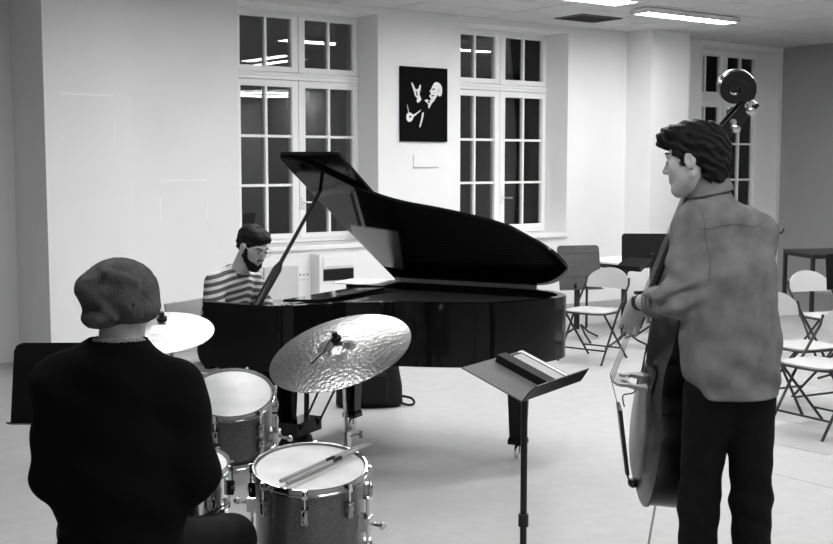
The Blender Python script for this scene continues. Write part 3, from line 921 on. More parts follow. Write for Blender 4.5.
def cymbal(name, loc, axis, r, m_, label):
    X = frame_from(axis, (1, 0, 0))
    prof = [(.006, .026), (.03, .024), (.05, .017), (.062, .010)] + [(.062 + (r - .062) * k / 10, .010 - .026 * (k / 10) ** 1.6) for k in range(1, 11)]
    prof += [(rr, z - .0018) for rr, z in reversed(prof)]
    q = MB(); q.lathe(prof, 64, X, close=True)
    o = q.build(name, m_, None, smooth=True, loc=loc)
    return tag(o, label, 'cymbal')
rideN = Vector((-.235, -.337, .912)).normalized(); rideP = Vector((-.288, 4.22, 1.045))
cymbal('ride_cymbal', rideP, rideN, .272, 'ride', 'large hammered ride cymbal tilted in front of the piano')
crashN = Vector((.02, -.27, .96)).normalized(); crashP = Vector((-.985, 4.42, 1.09))
cymbal('crash_cymbal', crashP, crashN, .197, 'crash', 'bright smooth crash cymbal beside the drummer\'s neck')
def cym_stand(P, N, label, foot, kneez):
    e = empty('cymbal_stand', (foot[0], foot[1], 0), 0, label, 'cymbal stand')
    o = Vector((foot[0], foot[1], 0))
    top = P + N * .065 - o; bot = P - N * .06 - o
    q = MB(); q.tube([bot, top], .0045, 8); q.build('tilter_rod', 'chrome', e, smooth=True)
    X = frame_from(N, (1, 0, 0), P - o)
    q = MB(); q.lathe([(.008, .032), (.020, .033), (.020, .046), (.008, .047)], 16, X, close=True); q.build('felt', 'nylon', e, smooth=True)
    q = MB(); q.lathe([(.0, .050), (.010, .050), (.012, .058), (.010, .068), (0, .070)], 12, X); q.build('wing_nut', 'satin', e, smooth=True)
    q = MB(); q.sphere(bot, .018, 10, 6); q.build('tilter', 'chrome', e, smooth=True)
    q = MB(); q.tube([bot, (0, 0, kneez), (0, 0, kneez - .02)], .0085, 8); q.build('upper_tube', 'chrome', e, smooth=True)
    q = MB(); q.tube([(0, 0, kneez), (0, 0, .12)], .0125, 10); q.build('lower_tube', 'chrome', e, smooth=True)
    q = MB(); q.tube([(0, 0, kneez - .035), (0, 0, kneez + .02)], .019, 10); q.tube([(0, 0, kneez), (.05, -.02, kneez + .01)], .006, 6); q.box((.055, -.022, kneez + .011), (.012, .03, .022)); q.build('clamp', 'chrome', e, smooth=True)
    for k in range(3):
        a_ = 2 * PI * k / 3 + .9
        q = MB(); q.tube([(0, 0, .40), (.30 * math.cos(a_), .30 * math.sin(a_), .02)], .008, 6); q.sphere((.30 * math.cos(a_), .30 * math.sin(a_), .014), .014, 8, 6); q.build('leg', 'chrome', e, smooth=True)
    return e, X
e, X = cym_stand(rideP, rideN, 'chrome stand carrying the large ride cymbal', (-.264, 4.27), .70)
pts = [X @ Vector(p) for p in ((0, 0, .055), (-.03, -.03, .045), (-.05, -.06, .03), (-.09, -.115, .022))]
q = MB(); q.tube(pts, [.005, .004, .0045, .0045], 8); q.build('sizzle_chain', 'satin', e, smooth=True)
cym_stand(crashP, crashN, 'chrome stand carrying the bright crash cymbal', (-1.0, 4.5), .72)
# maker's script on the crash cymbal: flat dark pen strokes
X = frame_from(crashN, (1, 0, 0), crashP)
q = MB()
def scr(x0, y0, sc):
    pts = []
    for k in range(26):
        t_ = k / 25
        pts.append((x0 + t_ * .085, y0 + .008 * math.sin(t_ * 31) * (1 - .4 * t_) + .004 * math.sin(t_ * 11), 0))
    res = []
    for p in pts:
        rr = math.hypot(p[0], p[1]); z = .010 - .026 * max(0, (rr - .062) / (.205 - .062)) ** 1.6 + .0006
        res.append(X @ Vector((p[0], p[1], z)))
    q.tube(res, .0011, 4)
scr(-.035, -.125, 1)
o = q.build('maker_script', 'satin', bpy.data.objects['crash_cymbal'])
o.matrix_parent_inverse = Matrix.Translation(crashP).inverted()

# drumsticks on the floor tom
FX = frame_from((0.02, -.17, .985), (1, 0, 0), (-.364, 3.86, .69))
for k, (p, q2, lab) in enumerate([((-.085, -.155, .0), (.187, .166, .0), 'drumstick lying across the floor tom, the one nearer the drummer'),
                                  ((-.062, -.166, .0), (.212, .172, .0), 'drumstick lying across the floor tom, the one nearer the camera')]):
    a_ = FX @ Vector((p[0], p[1], .0195)); c = FX @ Vector((q2[0], q2[1], .0215)); d = c - a_
    e = empty('drumstick', a_, 0, lab, 'drumstick', 'drumsticks on the floor tom')
    q = MB(); q.tube([d * 0, d * .01, d * .75, d * .93, d * .965], [.0055, .0072, .0072, .0040, .0030], 10); q.build('shaft', 'maple', e, smooth=True)
    q = MB(); q.sphere(d * .98, .0048, 8, 6); q.build('tip', 'maple', e, smooth=True)
    q = MB(); q.tube([d * .50, d * .60], .00745, 10); q.build('printed_mark', 'satin', e, smooth=True)

# stool
e = empty('drum_stool', (-.86, 3.28, 0), 0, 'round black drum stool under the drummer', 'stool')
q = MB(); q.lathe([(0, .42), (.16, .42), (.172, .435), (.172, .475), (.155, .50), (0, .505)], 28); q.build('seat', 'nylon', e, smooth=True)
q = MB(); q.tube([(0, 0, .12), (0, 0, .43)], .014, 8); q.build('post', 'chrome', e, smooth=True)
for k in range(3):
    a_ = 2 * PI * k / 3 + .3
    q = MB(); q.tube([(0, 0, .30), (.25 * math.cos(a_), .25 * math.sin(a_), .012)], .010, 6); q.build('leg', 'chrome', e, smooth=True)

# ------------------------------------------------------------------ double bass
BQ = Vector((.895, 4.60, .418)); BS = Vector((1.145, 4.20, 1.985))
yb_ = Vector((-.999, .04, 0)).normalized()
kz = ((BS - BQ) + yb_ * .11).normalized()
yb_ = (yb_ - kz * yb_.dot(kz)).normalized()
xb_ = yb_.cross(kz)
EP = BQ.z / kz.z + .09          # endpin length below the body (its foot sits behind the plate)
BM = Matrix((xb_, yb_, kz)).transposed().to_4x4()
pin_top = BQ - yb_ * .095
tipL = pin_top.z / kz.z
tip = pin_top - kz * tipL
BM.translation = tip
bass = empty('double_bass', tip, 0, 'dark varnished double bass leaning against the player in the denim shirt', 'double bass')
bass.rotation_euler = BM.to_euler()
YO, ZO = .095, tipL             # local offset of plate bottom from the endpin tip
def bv(x, y, z): return Vector((x, y + YO, z + ZO))
half = catmull([(.0, 0), (.11, .004), (.215, .035), (.285, .11), (.312, .22), (.295, .335), (.235, .42), (.222, .445), (.185, .49), (.170, .55), (.178, .61), (.212, .665), (.222, .685), (.238, .74), (.240, .81), (.215, .89), (.150, .96), (.075, .995), (.035, 1.02), (0, 1.03)], 4)
loop = half + [(-x, z) for x, z in reversed(half[1:-1])]
n = len(loop)
def plate(name, y0, arch, m_, grow=1.015, thick=.012, sgn=1):
    q = MB(); vs, fs = [], []
    rr = (1.0, .93, .80, .6, .4, .2)
    for k, r in enumerate(rr):
        for x, z in loop:
            g = grow * r
            vs.append(bv(x * g, y0 + sgn * (thick + arch * (1 - r ** 2) ** 1.2), .50 + (z - .50) * g))
    for k in range(len(rr) - 1):
        for i in range(n):
            j = (i + 1) % n
            fs.append((k * n + i, k * n + j, (k + 1) * n + j, (k + 1) * n + i))
    fs.append(tuple(range((len(rr) - 1) * n, len(rr) * n)))
    o = len(vs)
    vs += [bv(x * grow, y0, .50 + (z - .50) * grow) for x, z in loop]
    for i in range(n): fs.append((i, (i + 1) % n, o + (i + 1) % n, o + i))
    fs.append(tuple(range(o, o + n)))
    q.raw(vs, fs)
    return q.build(name, m_, bass, smooth=True)
plate('top_plate', -.012, .034, 'wood_top')
plate('back_plate', -.178, .02, 'wood_dark', sgn=-1)
q = MB()
q.raw([bv(x, -.012, z) for x, z in loop] + [bv(x, -.178, z) for x, z in loop], [(i, (i + 1) % n, n + (i + 1) % n, n + i) for i in range(n)])
q.build('ribs', 'wood_dark', bass, smooth=True)
for s_ in (-1, 1):
    pts = catmull([(s_ * .075, .56), (s_ * .095, .575), (s_ * .105, .55), (s_ * .11, .48), (s_ * .125, .42), (s_ * .145, .385), (s_ * .16, .40)], 4)
    q = MB()
    for i in range(len(pts) - 1):
        ya = .034 * (1 - (pts[i][0] / .30) ** 2) ** 1.2 * .93
        q.bar(bv(pts[i][0], ya, pts[i][1]), bv(pts[i + 1][0], ya, pts[i + 1][1]), .014, .004, up=tuple((0, 1, 0)))
    q.build('f_hole', 'ebony', bass)
def yline(z): return -.042 + (1.45 - z) * (.207 / .99)      # string height over the plate plane
# neck and heel
q = MB()
secs = [(1.01, .036, -.13, yline(1.01) - .020), (1.06, .030, -.05, yline(1.06) - .020), (1.12, .026, yline(1.12) - .062, yline(1.12) - .020), (1.30, .023, yline(1.3) - .056, yline(1.3) - .020), (1.46, .021, yline(1.46) - .052, yline(1.46) - .020)]
vs, fs = [], []
for z, hw, ya, yb2 in secs:
    for k in range(12):
        a_ = PI * k / 11
        vs.append(bv(hw * math.cos(a_), yb2 - (yb2 - ya) * math.sin(a_), z))
for i in range(len(secs) - 1):
    for k in range(12): fs.append((i * 12 + k, i * 12 + (k + 1) % 12, (i + 1) * 12 + (k + 1) % 12, (i + 1) * 12 + k))
fs += [tuple(range(11, -1, -1)), tuple(range(48, 60))]
q.raw(vs, fs); q.build('neck', 'wood_dark', bass, smooth=True)
q = MB(); vs, fs = [], []
for z, hw in ((.70, .043), (1.0, .034), (1.45, .022)):
    for k in range(9):
        x = -hw + 2 * hw * k / 8
        vs.append(bv(x, yline(z) - .006 - .009 * (x / hw) ** 2, z))
    vs += [bv(hw, yline(z) - .026, z), bv(-hw, yline(z) - .026, z)]
for i in range(2):
    for k in range(11): fs.append((i * 11 + k, i * 11 + (k + 1) % 11, (i + 1) * 11 + (k + 1) % 11, (i + 1) * 11 + k))
fs += [tuple(range(10, -1, -1)), tuple(range(22, 33))]
q.raw(vs, fs); q.build('fingerboard', 'ebony', bass, smooth=True)
q = MB(); q.box(bv(0, yline(1.455) - .008, 1.455), (.046, .024, .010)); q.build('nut', 'maple', bass)
# pegbox and scroll
pb0 = bv(0, yline(1.46) - .04, 1.46); pb1 = bv(0, -.175, 1.60)
q = MB()
for s_ in (-1, 1):
    q.bar(pb0 + Vector((s_ * .021, 0, 0)), pb1 + Vector((s_ * .024, 0, 0)), .013, .050, up=(0, 1, 0))
q.bar(pb0 + Vector((0, -.022, 0)), pb1 + Vector((0, -.026, 0)), .055, .016, up=(0, 1, 0))
q.build('pegbox', 'wood_dark', bass, bevel=.004)
q = MB(); vs, fs = [], []
cS = Vector((0, -.112, 1.645)); N_ = 44
for i in range(N_):
    t_ = i / (N_ - 1)
    if t_ < .22:
        k_ = t_ / .22
        ang = -2.35 + .25 * k_
        rad = (.082 - .018 * k_) * .8; th_ = .032
        pos = (-.180 + k_ * 0, 1.585)
        ctr = Vector((0, cS.y + rad * math.sin(ang), cS.z + rad * math.cos(ang)))
    else:
        k_ = (t_ - .22) / .78
        ang = -2.10 + k_ * 3.6 * PI
        rad = .050 * (1 - k_) ** .8 + .006
        th_ = .034 * (1 - k_) ** .5 + .006
        ctr = Vector((0, cS.y + rad * math.sin(ang), cS.z + rad * math.cos(ang)))
    hw = .027 + .016 * max(0, (t_ - .3)) ** .8
    rd = Vector((0, math.sin(ang), math.cos(ang)))
    for (u_, v_) in ((-1, 1), (-.5, 1.15), (.5, 1.15), (1, 1), (1, -1), (-1, -1)):
        p = ctr + Vector((hw * u_, 0, 0)) + rd * th_ * .5 * v_
        vs.append(bv(*p))
for i in range(N_ - 1):
    for k in range(6): fs.append((i * 6 + k, i * 6 + (k + 1) % 6, (i + 1) * 6 + (k + 1) % 6, (i + 1) * 6 + k))
fs += [tuple(range(5, -1, -1)), tuple(range((N_ - 1) * 6, N_ * 6))]
q.raw(vs, fs); q.build('scroll', 'wood_dark', bass, smooth=True)
q = MB(); q.sphere(bv(0, cS.y, cS.z), (.045, .016, .016), 12, 8); q.build('scroll_eye', 'wood_dark', bass, smooth=True)
for k in range(4):
    f_ = .15 + k * .24
    c_ = pb0.lerp(pb1, f_); s_ = 1 if k % 2 == 0 else -1
    q = MB(); q.tube([c_, c_ + Vector((s_ * .075, 0, 0))], .006, 8); q.sphere(c_ + Vector((s_ * .088, 0, 0)), (.006, .020, .015), 10, 6); pg = q.build('tuning_peg', 'chrome', bass, smooth=True)
    q = MB(); q.lathe([(.014, 0), (.014, .006), (.006, .009)], 12, Matrix(((0, 0, s_, c_.x + s_ * .030), (1, 0, 0, c_.y), (0, 1, 0, c_.z + .012), (0, 0, 0, 1)))); q.build('tuning_gear', 'chrome', pg, smooth=True)
# bridge
zb = .46
def bp(pts, name='x'):
    return [(x, y) for x, y in pts]
BX = Matrix(((1, 0, 0, 0), (0, 1, 0, YO + .030), (0, 0, 1, ZO + zb), (0, 0, 0, 1)))
q = MB()
for s_ in (-1, 1):
    q.prism([(s_ * .075, 0), (s_ * .035, 0), (s_ * .038, .012), (s_ * .050, .05), (s_ * .030, .07), (s_ * .052, .075), (s_ * .066, .05)][::s_], -.008, .008, BX)
    q.prism([(s_ * .052, .07), (s_ * .030, .066), (s_ * .045, .10), (s_ * .055, .105)][::s_], -.006, .006, BX)
q.prism([(-.035, .066), (.035, .066), (.014, .082), (.012, .105), (-.012, .105), (-.014, .082)], -.006, .006, BX)
q.prism([(-.056, .100), (.056, .100), (.048, .120), (.02, .134), (-.02, .134), (-.048, .120)], -.005, .005, BX)
q.build('bridge', 'maple', bass)
# tailpiece and tail gut
q = MB(); vs, fs = [], []
for z, hw, yy in ((.345, .040, .125), (.335, .042, .123), (.06, .020, .052), (.05, .018, .050)):
    vs += [bv(-hw, yy, z), bv(hw, yy, z), bv(hw, yy - .016, z), bv(-hw, yy - .016, z)]
for i in range(3):
    for k in range(4): fs.append((i * 4 + k, i * 4 + (k + 1) % 4, (i + 1) * 4 + (k + 1) % 4, (i + 1) * 4 + k))
fs += [(3, 2, 1, 0), (12, 13, 14, 15)]
q.raw(vs, fs); q.build('tailpiece', 'ebony', bass)
q = MB(); q.tube([bv(-.012, .045, .055), bv(-.008, .022, .0), bv(0, -.06, -.018)], .004, 6); q.tube([bv(.012, .045, .055), bv(.008, .022, .0), bv(0, -.06, -.018)], .004, 6); q.build('tail_gut', 'satin', bass)
q = MB(); q.sphere(bv(0, .012, .008), (.028, .022, .018), 10, 6); q.build('saddle', 'ebony', bass, smooth=True)
for k in range(4):
    x0 = -.028 + k * .0187; x1 = -.014 + k * .0093
    q = MB(); q.tube([bv(x0 * .9, .118, .335), bv(x0 * 1.3, .166, zb), bv(x1, yline(1.455), 1.455), bv(x1, -.125, 1.53)], .0016, 5, cap=False); q.build('string', 'steel', bass)
q = MB(); q.tube(catmull([bv(.05, .05, .46), bv(.03, .06, .40), bv(.04, .10, .375), bv(.03, .09, .33)], 6), .0028, 6); q.build('pickup_cable', 'rubber', bass, smooth=True)
q = MB(); q.tube([(0, 0, 0), (0, 0, .02), (0, 0, tipL + .03)], [.003, .005, .005], 8); q.build('endpin', 'steel', bass, smooth=True)
q = MB(); q.tube([(0, 0, tipL - .05), (0, 0, tipL + .01)], [.013, .022], 10); q.build('endpin_collar', 'ebony', bass, smooth=True)

# ------------------------------------------------------------------ implicit-surface modelling for the figures
def vnoise(X, Y, Z, seed=0):
    xi, yi, zi = np.floor(X).astype(np.int64), np.floor(Y).astype(np.int64), np.floor(Z).astype(np.int64)
    fx, fy, fz = X - xi, Y - yi, Z - zi
    fx, fy, fz = [f * f * (3 - 2 * f) for f in (fx, fy, fz)]
    def hsh(a, b, c):
        h = (a * 374761393 + b * 668265263 + c * 2147483647 + seed * 974634521) & 0xffffffff
        h = ((h ^ (h >> 13)) * 1274126177) & 0xffffffff
        return ((h ^ (h >> 16)) & 0xffff) / 65535.0
    r = 0
    for a in (0, 1):
        for b in (0, 1):
            for c in (0, 1):
                r = r + hsh(xi + a, yi + b, zi + c) * (fx if a else 1 - fx) * (fy if b else 1 - fy) * (fz if c else 1 - fz)
    return (r - .5) * 2

class Field:
    def __init__(s, lo, hi, h):
        s.h = h
        s.lo = np.array(lo, float)
        s.n = [int((hi[i] - lo[i]) / h) + 2 for i in range(3)]
        s.ax = [(s.lo[i] + np.arange(s.n[i]) * h).astype(np.float32) for i in range(3)]
        s.F = np.full(s.n, .2, np.float32)
    def _sl(s, lo, hi):
        out = []
        for i in range(3):
            a = max(0, int((lo[i] - s.lo[i]) / s.h) - 1)
            b = min(s.n[i], int((hi[i] - s.lo[i]) / s.h) + 3)
            if b <= a: return None
            out.append(slice(a, b))
        return tuple(out)
    def _pts(s, sl):
        return (s.ax[0][sl[0]][:, None, None], s.ax[1][sl[1]][None, :, None], s.ax[2][sl[2]][None, None, :])
    def _op(s, sl, d, k, op):
        a = s.F[sl]
        if op == 'u':
            h = np.clip(.5 + .5 * (a - d) / k, 0, 1)
            s.F[sl] = a * (1 - h) + d * h - k * h * (1 - h)
        elif op == 's':
            d = -d
            h = np.clip(.5 - .5 * (a - d) / k, 0, 1)
            s.F[sl] = a * (1 - h) + d * h + k * h * (1 - h)
    def cone(s, a, b, r1, r2, k=.02, flat=None, op='u'):
        """tapered capsule; flat=(dir, factor) squashes its section along dir"""
        a = np.array(a, float); b = np.array(b, float)
        R = max(r1, r2) * (max(1, flat[1]) if flat else 1) + k + .02
        sl = s._sl(np.minimum(a, b) - R, np.maximum(a, b) + R)
        if sl is None: return s
        X, Y, Z = s._pts(sl)
        px, py, pz = X - a[0], Y - a[1], Z - a[2]
        ba = b - a
        t = np.clip((px * ba[0] + py * ba[1] + pz * ba[2]) / max(1e-9, ba @ ba), 0, 1)
        qx, qy, qz = px - t * ba[0], py - t * ba[1], pz - t * ba[2]
        if flat:
            f = np.array(flat[0], float); f /= np.linalg.norm(f)
            c = (qx * f[0] + qy * f[1] + qz * f[2]) * (1 / flat[1] - 1)
            qx, qy, qz = qx + c * f[0], qy + c * f[1], qz + c * f[2]
        d = np.sqrt(qx * qx + qy * qy + qz * qz) - (r1 + (r2 - r1) * t)
        if flat: d = d * min(1, flat[1])
        s._op(sl, d, k, op)
        return s
    def ell(s, c, r, R=None, k=.02, op='u'):
        c = np.array(c, float); r = np.array(r, float)
        m = r.max() + k + .02
        sl = s._sl(c - m, c + m)
        if sl is None: return s
        X, Y, Z = s._pts(sl)
        p = [X - c[0], Y - c[1], Z - c[2]]
        if R is not None:
            Rm = np.array(R)[:3, :3]
            p = [p[0] * Rm[0, i] + p[1] * Rm[1, i] + p[2] * Rm[2, i] for i in range(3)]
        k0 = np.sqrt((p[0] / r[0]) ** 2 + (p[1] / r[1]) ** 2 + (p[2] / r[2]) ** 2)
        k1 = np.sqrt((p[0] / r[0] ** 2) ** 2 + (p[1] / r[1] ** 2) ** 2 + (p[2] / r[2] ** 2) ** 2) + 1e-6
        s._op(sl, k0 * (k0 - 1) / k1, k, op)
        return s
    def cut(s, p, nrm, k=.006):
        """remove what lies on the side nrm points to"""
        X, Y, Z = s._pts((slice(None),) * 3)
        nrm = np.array(nrm, float); nrm /= np.linalg.norm(nrm)
        d = (X - p[0]) * nrm[0] + (Y - p[1]) * nrm[1] + (Z - p[2]) * nrm[2]
        s._op((slice(None),) * 3, -d, k, 's')
        return s
    def noise(s, amp, sc, seed=0, aniso=(1, 1, 1)):
        m = np.argwhere(np.abs(s.F) < .03)
        P = [s.ax[i][m[:, i]].astype(np.float64) for i in range(3)]
        v = vnoise(P[0] * sc * aniso[0], P[1] * sc * aniso[1], P[2] * sc * aniso[2], seed)
        s.F[m[:, 0], m[:, 1], m[:, 2]] += (amp * v).astype(np.float32)
        return s
    def fold(s, fn):
        m = np.argwhere(np.abs(s.F) < .03)
        P = [s.ax[i][m[:, i]].astype(np.float64) for i in range(3)]
        s.F[m[:, 0], m[:, 1], m[:, 2]] += fn(*P).astype(np.float32)
        return s
    def mesh(s, name, m_, parent=None, loc=(0, 0, 0)):
        F = s.F
        ins = F < 0
        nx, ny, nz = F.shape
        cnt = np.zeros((nx - 1, ny - 1, nz - 1), np.int8)
        for a in (0, 1):
            for b in (0, 1):
                for c in (0, 1):
                    cnt += ins[a:nx - 1 + a, b:ny - 1 + b, c:nz - 1 + c]
        act = np.argwhere((cnt > 0) & (cnt < 8))
        idx = np.full(cnt.shape, -1, np.int64)
        idx[act[:, 0], act[:, 1], act[:, 2]] = np.arange(len(act))
        acc = np.zeros((len(act), 3)); num = np.zeros(len(act))
        cor = [(a, b, c) for a in (0, 1) for b in (0, 1) for c in (0, 1)]
        for i in range(8):
            for j in range(i + 1, 8):
                if sum(abs(x - y) for x, y in zip(cor[i], cor[j])) != 1: continue
                v0 = F[act[:, 0] + cor[i][0], act[:, 1] + cor[i][1], act[:, 2] + cor[i][2]].astype(float)
                v1 = F[act[:, 0] + cor[j][0], act[:, 1] + cor[j][1], act[:, 2] + cor[j][2]].astype(float)
                mk = (v0 < 0) != (v1 < 0)
                t = np.where(mk, v0 / np.where(mk, v0 - v1, 1), 0)
                for ax in range(3):
                    acc[:, ax] += np.where(mk, cor[i][ax] + (cor[j][ax] - cor[i][ax]) * t, 0)
                num += mk
        V = s.lo + (act + acc / num[:, None]) * s.h
        quads = []
        for ax in range(3):
            o1, o2 = [(1, 2), (2, 0), (0, 1)][ax]
            sl0 = [slice(None)] * 3; sl1 = [slice(None)] * 3
            sl0[ax] = slice(0, -1); sl1[ax] = slice(1, None)
            A, B_ = ins[tuple(sl0)], ins[tuple(sl1)]
            e = np.argwhere(A != B_)
            e = e[(e[:, o1] > 0) & (e[:, o2] > 0) & (e[:, o1] < F.shape[o1] - 1) & (e[:, o2] < F.shape[o2] - 1)]
            if len(e) == 0: continue
            def cell(d1, d2):
                c = e.copy(); c[:, o1] += d1; c[:, o2] += d2
                return idx[c[:, 0], c[:, 1], c[:, 2]]
            qd = np.stack([cell(-1, -1), cell(0, -1), cell(0, 0), cell(-1, 0)], 1)
            flip = ~A[e[:, 0], e[:, 1], e[:, 2]]
            qd[flip] = qd[flip][:, ::-1]
            quads.append(qd)
        Q = np.concatenate(quads)
        Q = Q[(Q >= 0).all(1)]
        V = V - np.array(loc)
        me = bpy.data.meshes.new(name)
        me.vertices.add(len(V)); me.vertices.foreach_set('co', V.astype(np.float32).ravel())
        me.loops.add(len(Q) * 4); me.loops.foreach_set('vertex_index', Q.astype(np.int32).ravel())
        me.polygons.add(len(Q)); me.polygons.foreach_set('loop_start', np.arange(0, len(Q) * 4, 4, dtype=np.int32))
        me.polygons.foreach_set('loop_total', np.full(len(Q), 4, np.int32))
        me.polygons.foreach_set('use_smooth', np.ones(len(Q), bool))
        me.update(calc_edges=True); me.validate()
        me.materials.append(M[m_] if isinstance(m_, str) else m_)
        o = bpy.data.objects.new(name, me)
        return link(o, parent)

def unit(v): v = np.array(v, float); return v / np.linalg.norm(v)
def head_frame(fwd, up=(0, 0, 1)):
    """columns: right, forward, up"""
    f = unit(fwd); u = np.array(up, float); u = unit(u - f * (u @ f)); r = np.cross(f, u)
    return np.stack([r, f, u], 1)

def head(F, c, R, beard=False):
    P = lambda x, y, z: np.array(c) + R @ np.array([x, y, z])
    F.ell(P(0, -.018, .035), (.075, .096, .083), R, .02)
    F.ell(P(0, .030, -.025), (.062, .062, .085), R, .03)
    F.cone(P(0, .030, -.065), P(0, .066, -.098), .046, .022, .025)
    for s_ in (-1, 1):
        F.cone(P(s_ * .050, .0, -.045), P(s_ * .018, .062, -.098), .022, .018, .025)
        F.cone(P(s_ * .045, .058, -.018), P(s_ * .03, .070, -.04), .020, .016, .02)     # cheek
    F.cone(P(-.030, .078, .028), P(.030, .078, .028), .013, .013, .015)                  # brow
    F.cone(P(0, .086, .016), P(0, .108, -.022), .008, .011, .010)                        # nose
    for s_ in (-1, 1):
        F.ell(P(s_ * .010, .100, -.027), (.008, .010, .008), R, .006)
        F.ell(P(s_ * .032, .094, .008), (.016, .014, .011), R, .010, 's')
        F.ell(P(s_ * .032, .078, .006), (.012, .012, .009), R, .004)                     # eyelids
        F.ell(P(s_ * .078, -.008, -.004), (.011, .021, .034), R, .006)
        F.ell(P(s_ * .088, -.002, .0), (.006, .012, .018), R, .005, 's')
    F.cone(P(-.017, .086, -.053), P(.017, .086, -.053), .008, .008, .006)
    F.cone(P(-.015, .085, -.066), P(.015, .085, -.066), .009, .009, .006)
    F.cone(P(-.016, .097, -.0595), P(.016, .097, -.0595), .0025, .0025, .003, op='s')
    F.ell(P(0, .076, -.092), (.020, .016, .016), R, .012)

def hand(F, wr, d, nrm, side, curl=.5, sc=1.0, spread=.0):
    """wrist, direction of the hand, palm normal, side=+1/-1 where the thumb is along cross(nrm, d)"""
    wr = np.array(wr, float); d = unit(d); nrm = unit(np.array(nrm, float) - d * (np.array(nrm, float) @ d)); l = np.cross(nrm, d) * side
    F.cone(wr, wr + d * .03 * sc, .026 * sc, .030 * sc, .012, flat=(nrm, .75))
    for i in range(4):
        o = (.028 - .0187 * i) * sc
        F.cone(wr + d * .02 * sc + l * o * .7, wr + d * .088 * sc + l * o, .016 * sc, .0125 * sc, .010, flat=(nrm, .85))
    ln = [.068, .077, .072, .057]
    for i in range(4):
        o = (.029 - .0193 * i) * sc
        p = wr + d * .090 * sc + l * o
        a = 0
        dirs = []
        for j, fr in enumerate((.45, .32, .27)):
            a += curl * (.55 if j == 0 else .8) * (1 + .12 * i)
            v = d * math.cos(a) + nrm * math.sin(a) + l * spread * (1.5 - i) * .12
            v = unit(v)
            q_ = p + v * ln[i] * fr * sc
            r0 = (.0092 - .0008 * j - (.001 if i == 3 else 0)) * sc
            F.cone(p, q_, r0, r0 - .0007, .004)
            p = q_
    p = wr + d * .022 * sc + l * .026 * sc
    v = unit(d * .65 + l * .6 + nrm * .35)
    q_ = p + v * .045 * sc
    F.cone(p, q_, .014 * sc, .0105 * sc, .010)
    v = unit(d * .85 + l * .25 + nrm * .45)
    F.cone(q_, q_ + v * .034 * sc, .0100 * sc, .0085 * sc, .004)

def eyes(c, R, parent, loc, glasses=False):
    for s_ in (-1, 1):
        p = np.array(c) + R @ np.array([s_ * .032, .0845, .0055]) - np.array(loc)
        q = MB(); q.sphere(tuple(p), .0075, 10, 6); q.build('eye', 'ebony', parent, smooth=True)

# ------------------------------------------------------------------ the bass player
LOC = np.array([1.12, 4.06, 0.0])
P_bass = empty('person', LOC, 0, 'standing person in a washed denim shirt playing the double bass, back to us', 'person')
fw = unit((-.12, 1.0, 0)); rt = np.array([fw[1], -fw[0], 0])       # chest direction and the player's right
up = np.array([0, 0, 1.0])
hipL, hipR = np.array([1.045, 4.06, .93]), np.array([1.195, 4.07, .93])
kneL, kneR = np.array([1.030, 4.10, .50]), np.array([1.220, 4.10, .50])
ankL, ankR = np.array([1.020, 4.06, .09]), np.array([1.225, 4.07, .09])
shL, shR = np.array([.975, 4.09, 1.490]), np.array([1.222, 4.10, 1.485])
elL = np.array([.915, 4.02, 1.240]); wrL = np.array([.818, 4.235, 1.215])
elR = np.array([1.252, 4.29, 1.21]); wrR = np.array([1.300, 4.46, 1.20])
neckB = np.array([1.060, 4.09, 1.610]); hc = np.array([.985, 4.10, 1.735])
hR = head_frame((-.86, .48, -.16), (.14, 0, 1))
F = Field((.62, 3.85, -.02), (1.48, 4.72, 1.90), .0045)
F.cone(neckB - up * .05, hc + np.array([.022, 0, -.06]), .062, .056, .03)
for hp, kn, an in ((hipL, kneL, ankL), (hipR, kneR, ankR)):
    F.cone(hp, kn, .078, .054, .03); F.cone(kn, an, .052, .036, .02)
    F.cone(an + np.array([0, -.03, -.045]), an + np.array([0, .15, -.055]), .036, .028, .02)
F.cone(np.array([1.13, 4.07, .98]), np.array([1.10, 4.08, 1.36]), .115, .115, .05, flat=(fw, .62))
for sh, el, wr in ((shL, elL, wrL), (shR, elR, wrR)):
    F.cone(sh, el, .046, .038, .02); F.cone(el, el * .35 + wr * .65, .038, .033, .02); F.cone(el * .35 + wr * .65, wr, .033, .027, .01)
head(F, hc, hR)
hand(F, wrL, (-.16, .30, -.80), (.15, .8, .2), -1, .40, 1.0, .55)
hand(F, wrR, (.82, .52, .05), (-.3, .5, .1), 1, .9)
F.mesh('body', 'skin', P_bass, LOC)
eyes(hc, hR, P_bass, LOC)
# denim shirt
F = Field((.72, 3.82, .80), (1.45, 4.55, 1.66), .005)
F.cone((1.124, 4.055, .88), (1.117, 4.06, 1.10), .178, .164, .04, flat=(fw, .72))
F.cone((1.122, 4.06, 1.10), (1.100, 4.07, 1.33), .168, .170, .05, flat=(fw, .68))
F.cone((1.100, 4.075, 1.33), (1.085, 4.085, 1.46), .168, .120, .05, flat=(fw, .68))
F.cone(shL + np.array([.03, 0, -.02]), shR + np.array([-.03, 0, -.02]), .066, .066, .05)
F.cone(neckB + np.array([-.075, -.005, -.090]), neckB + np.array([.095, -.005, -.095]), .064, .064, .05)
F.cone(neckB + np.array([-.005, -.005, -.075]), neckB + np.array([-.01, 0, -.01]), .088, .066, .05)
F.cone(shL, elL, .062, .058, .03); F.cone(elL, elL * .45 + wrL * .55, .059, .050, .025)
F.cone(shR, elR, .068, .060, .03); F.cone(elR, elR * .45 + wrR * .55, .058, .050, .025)
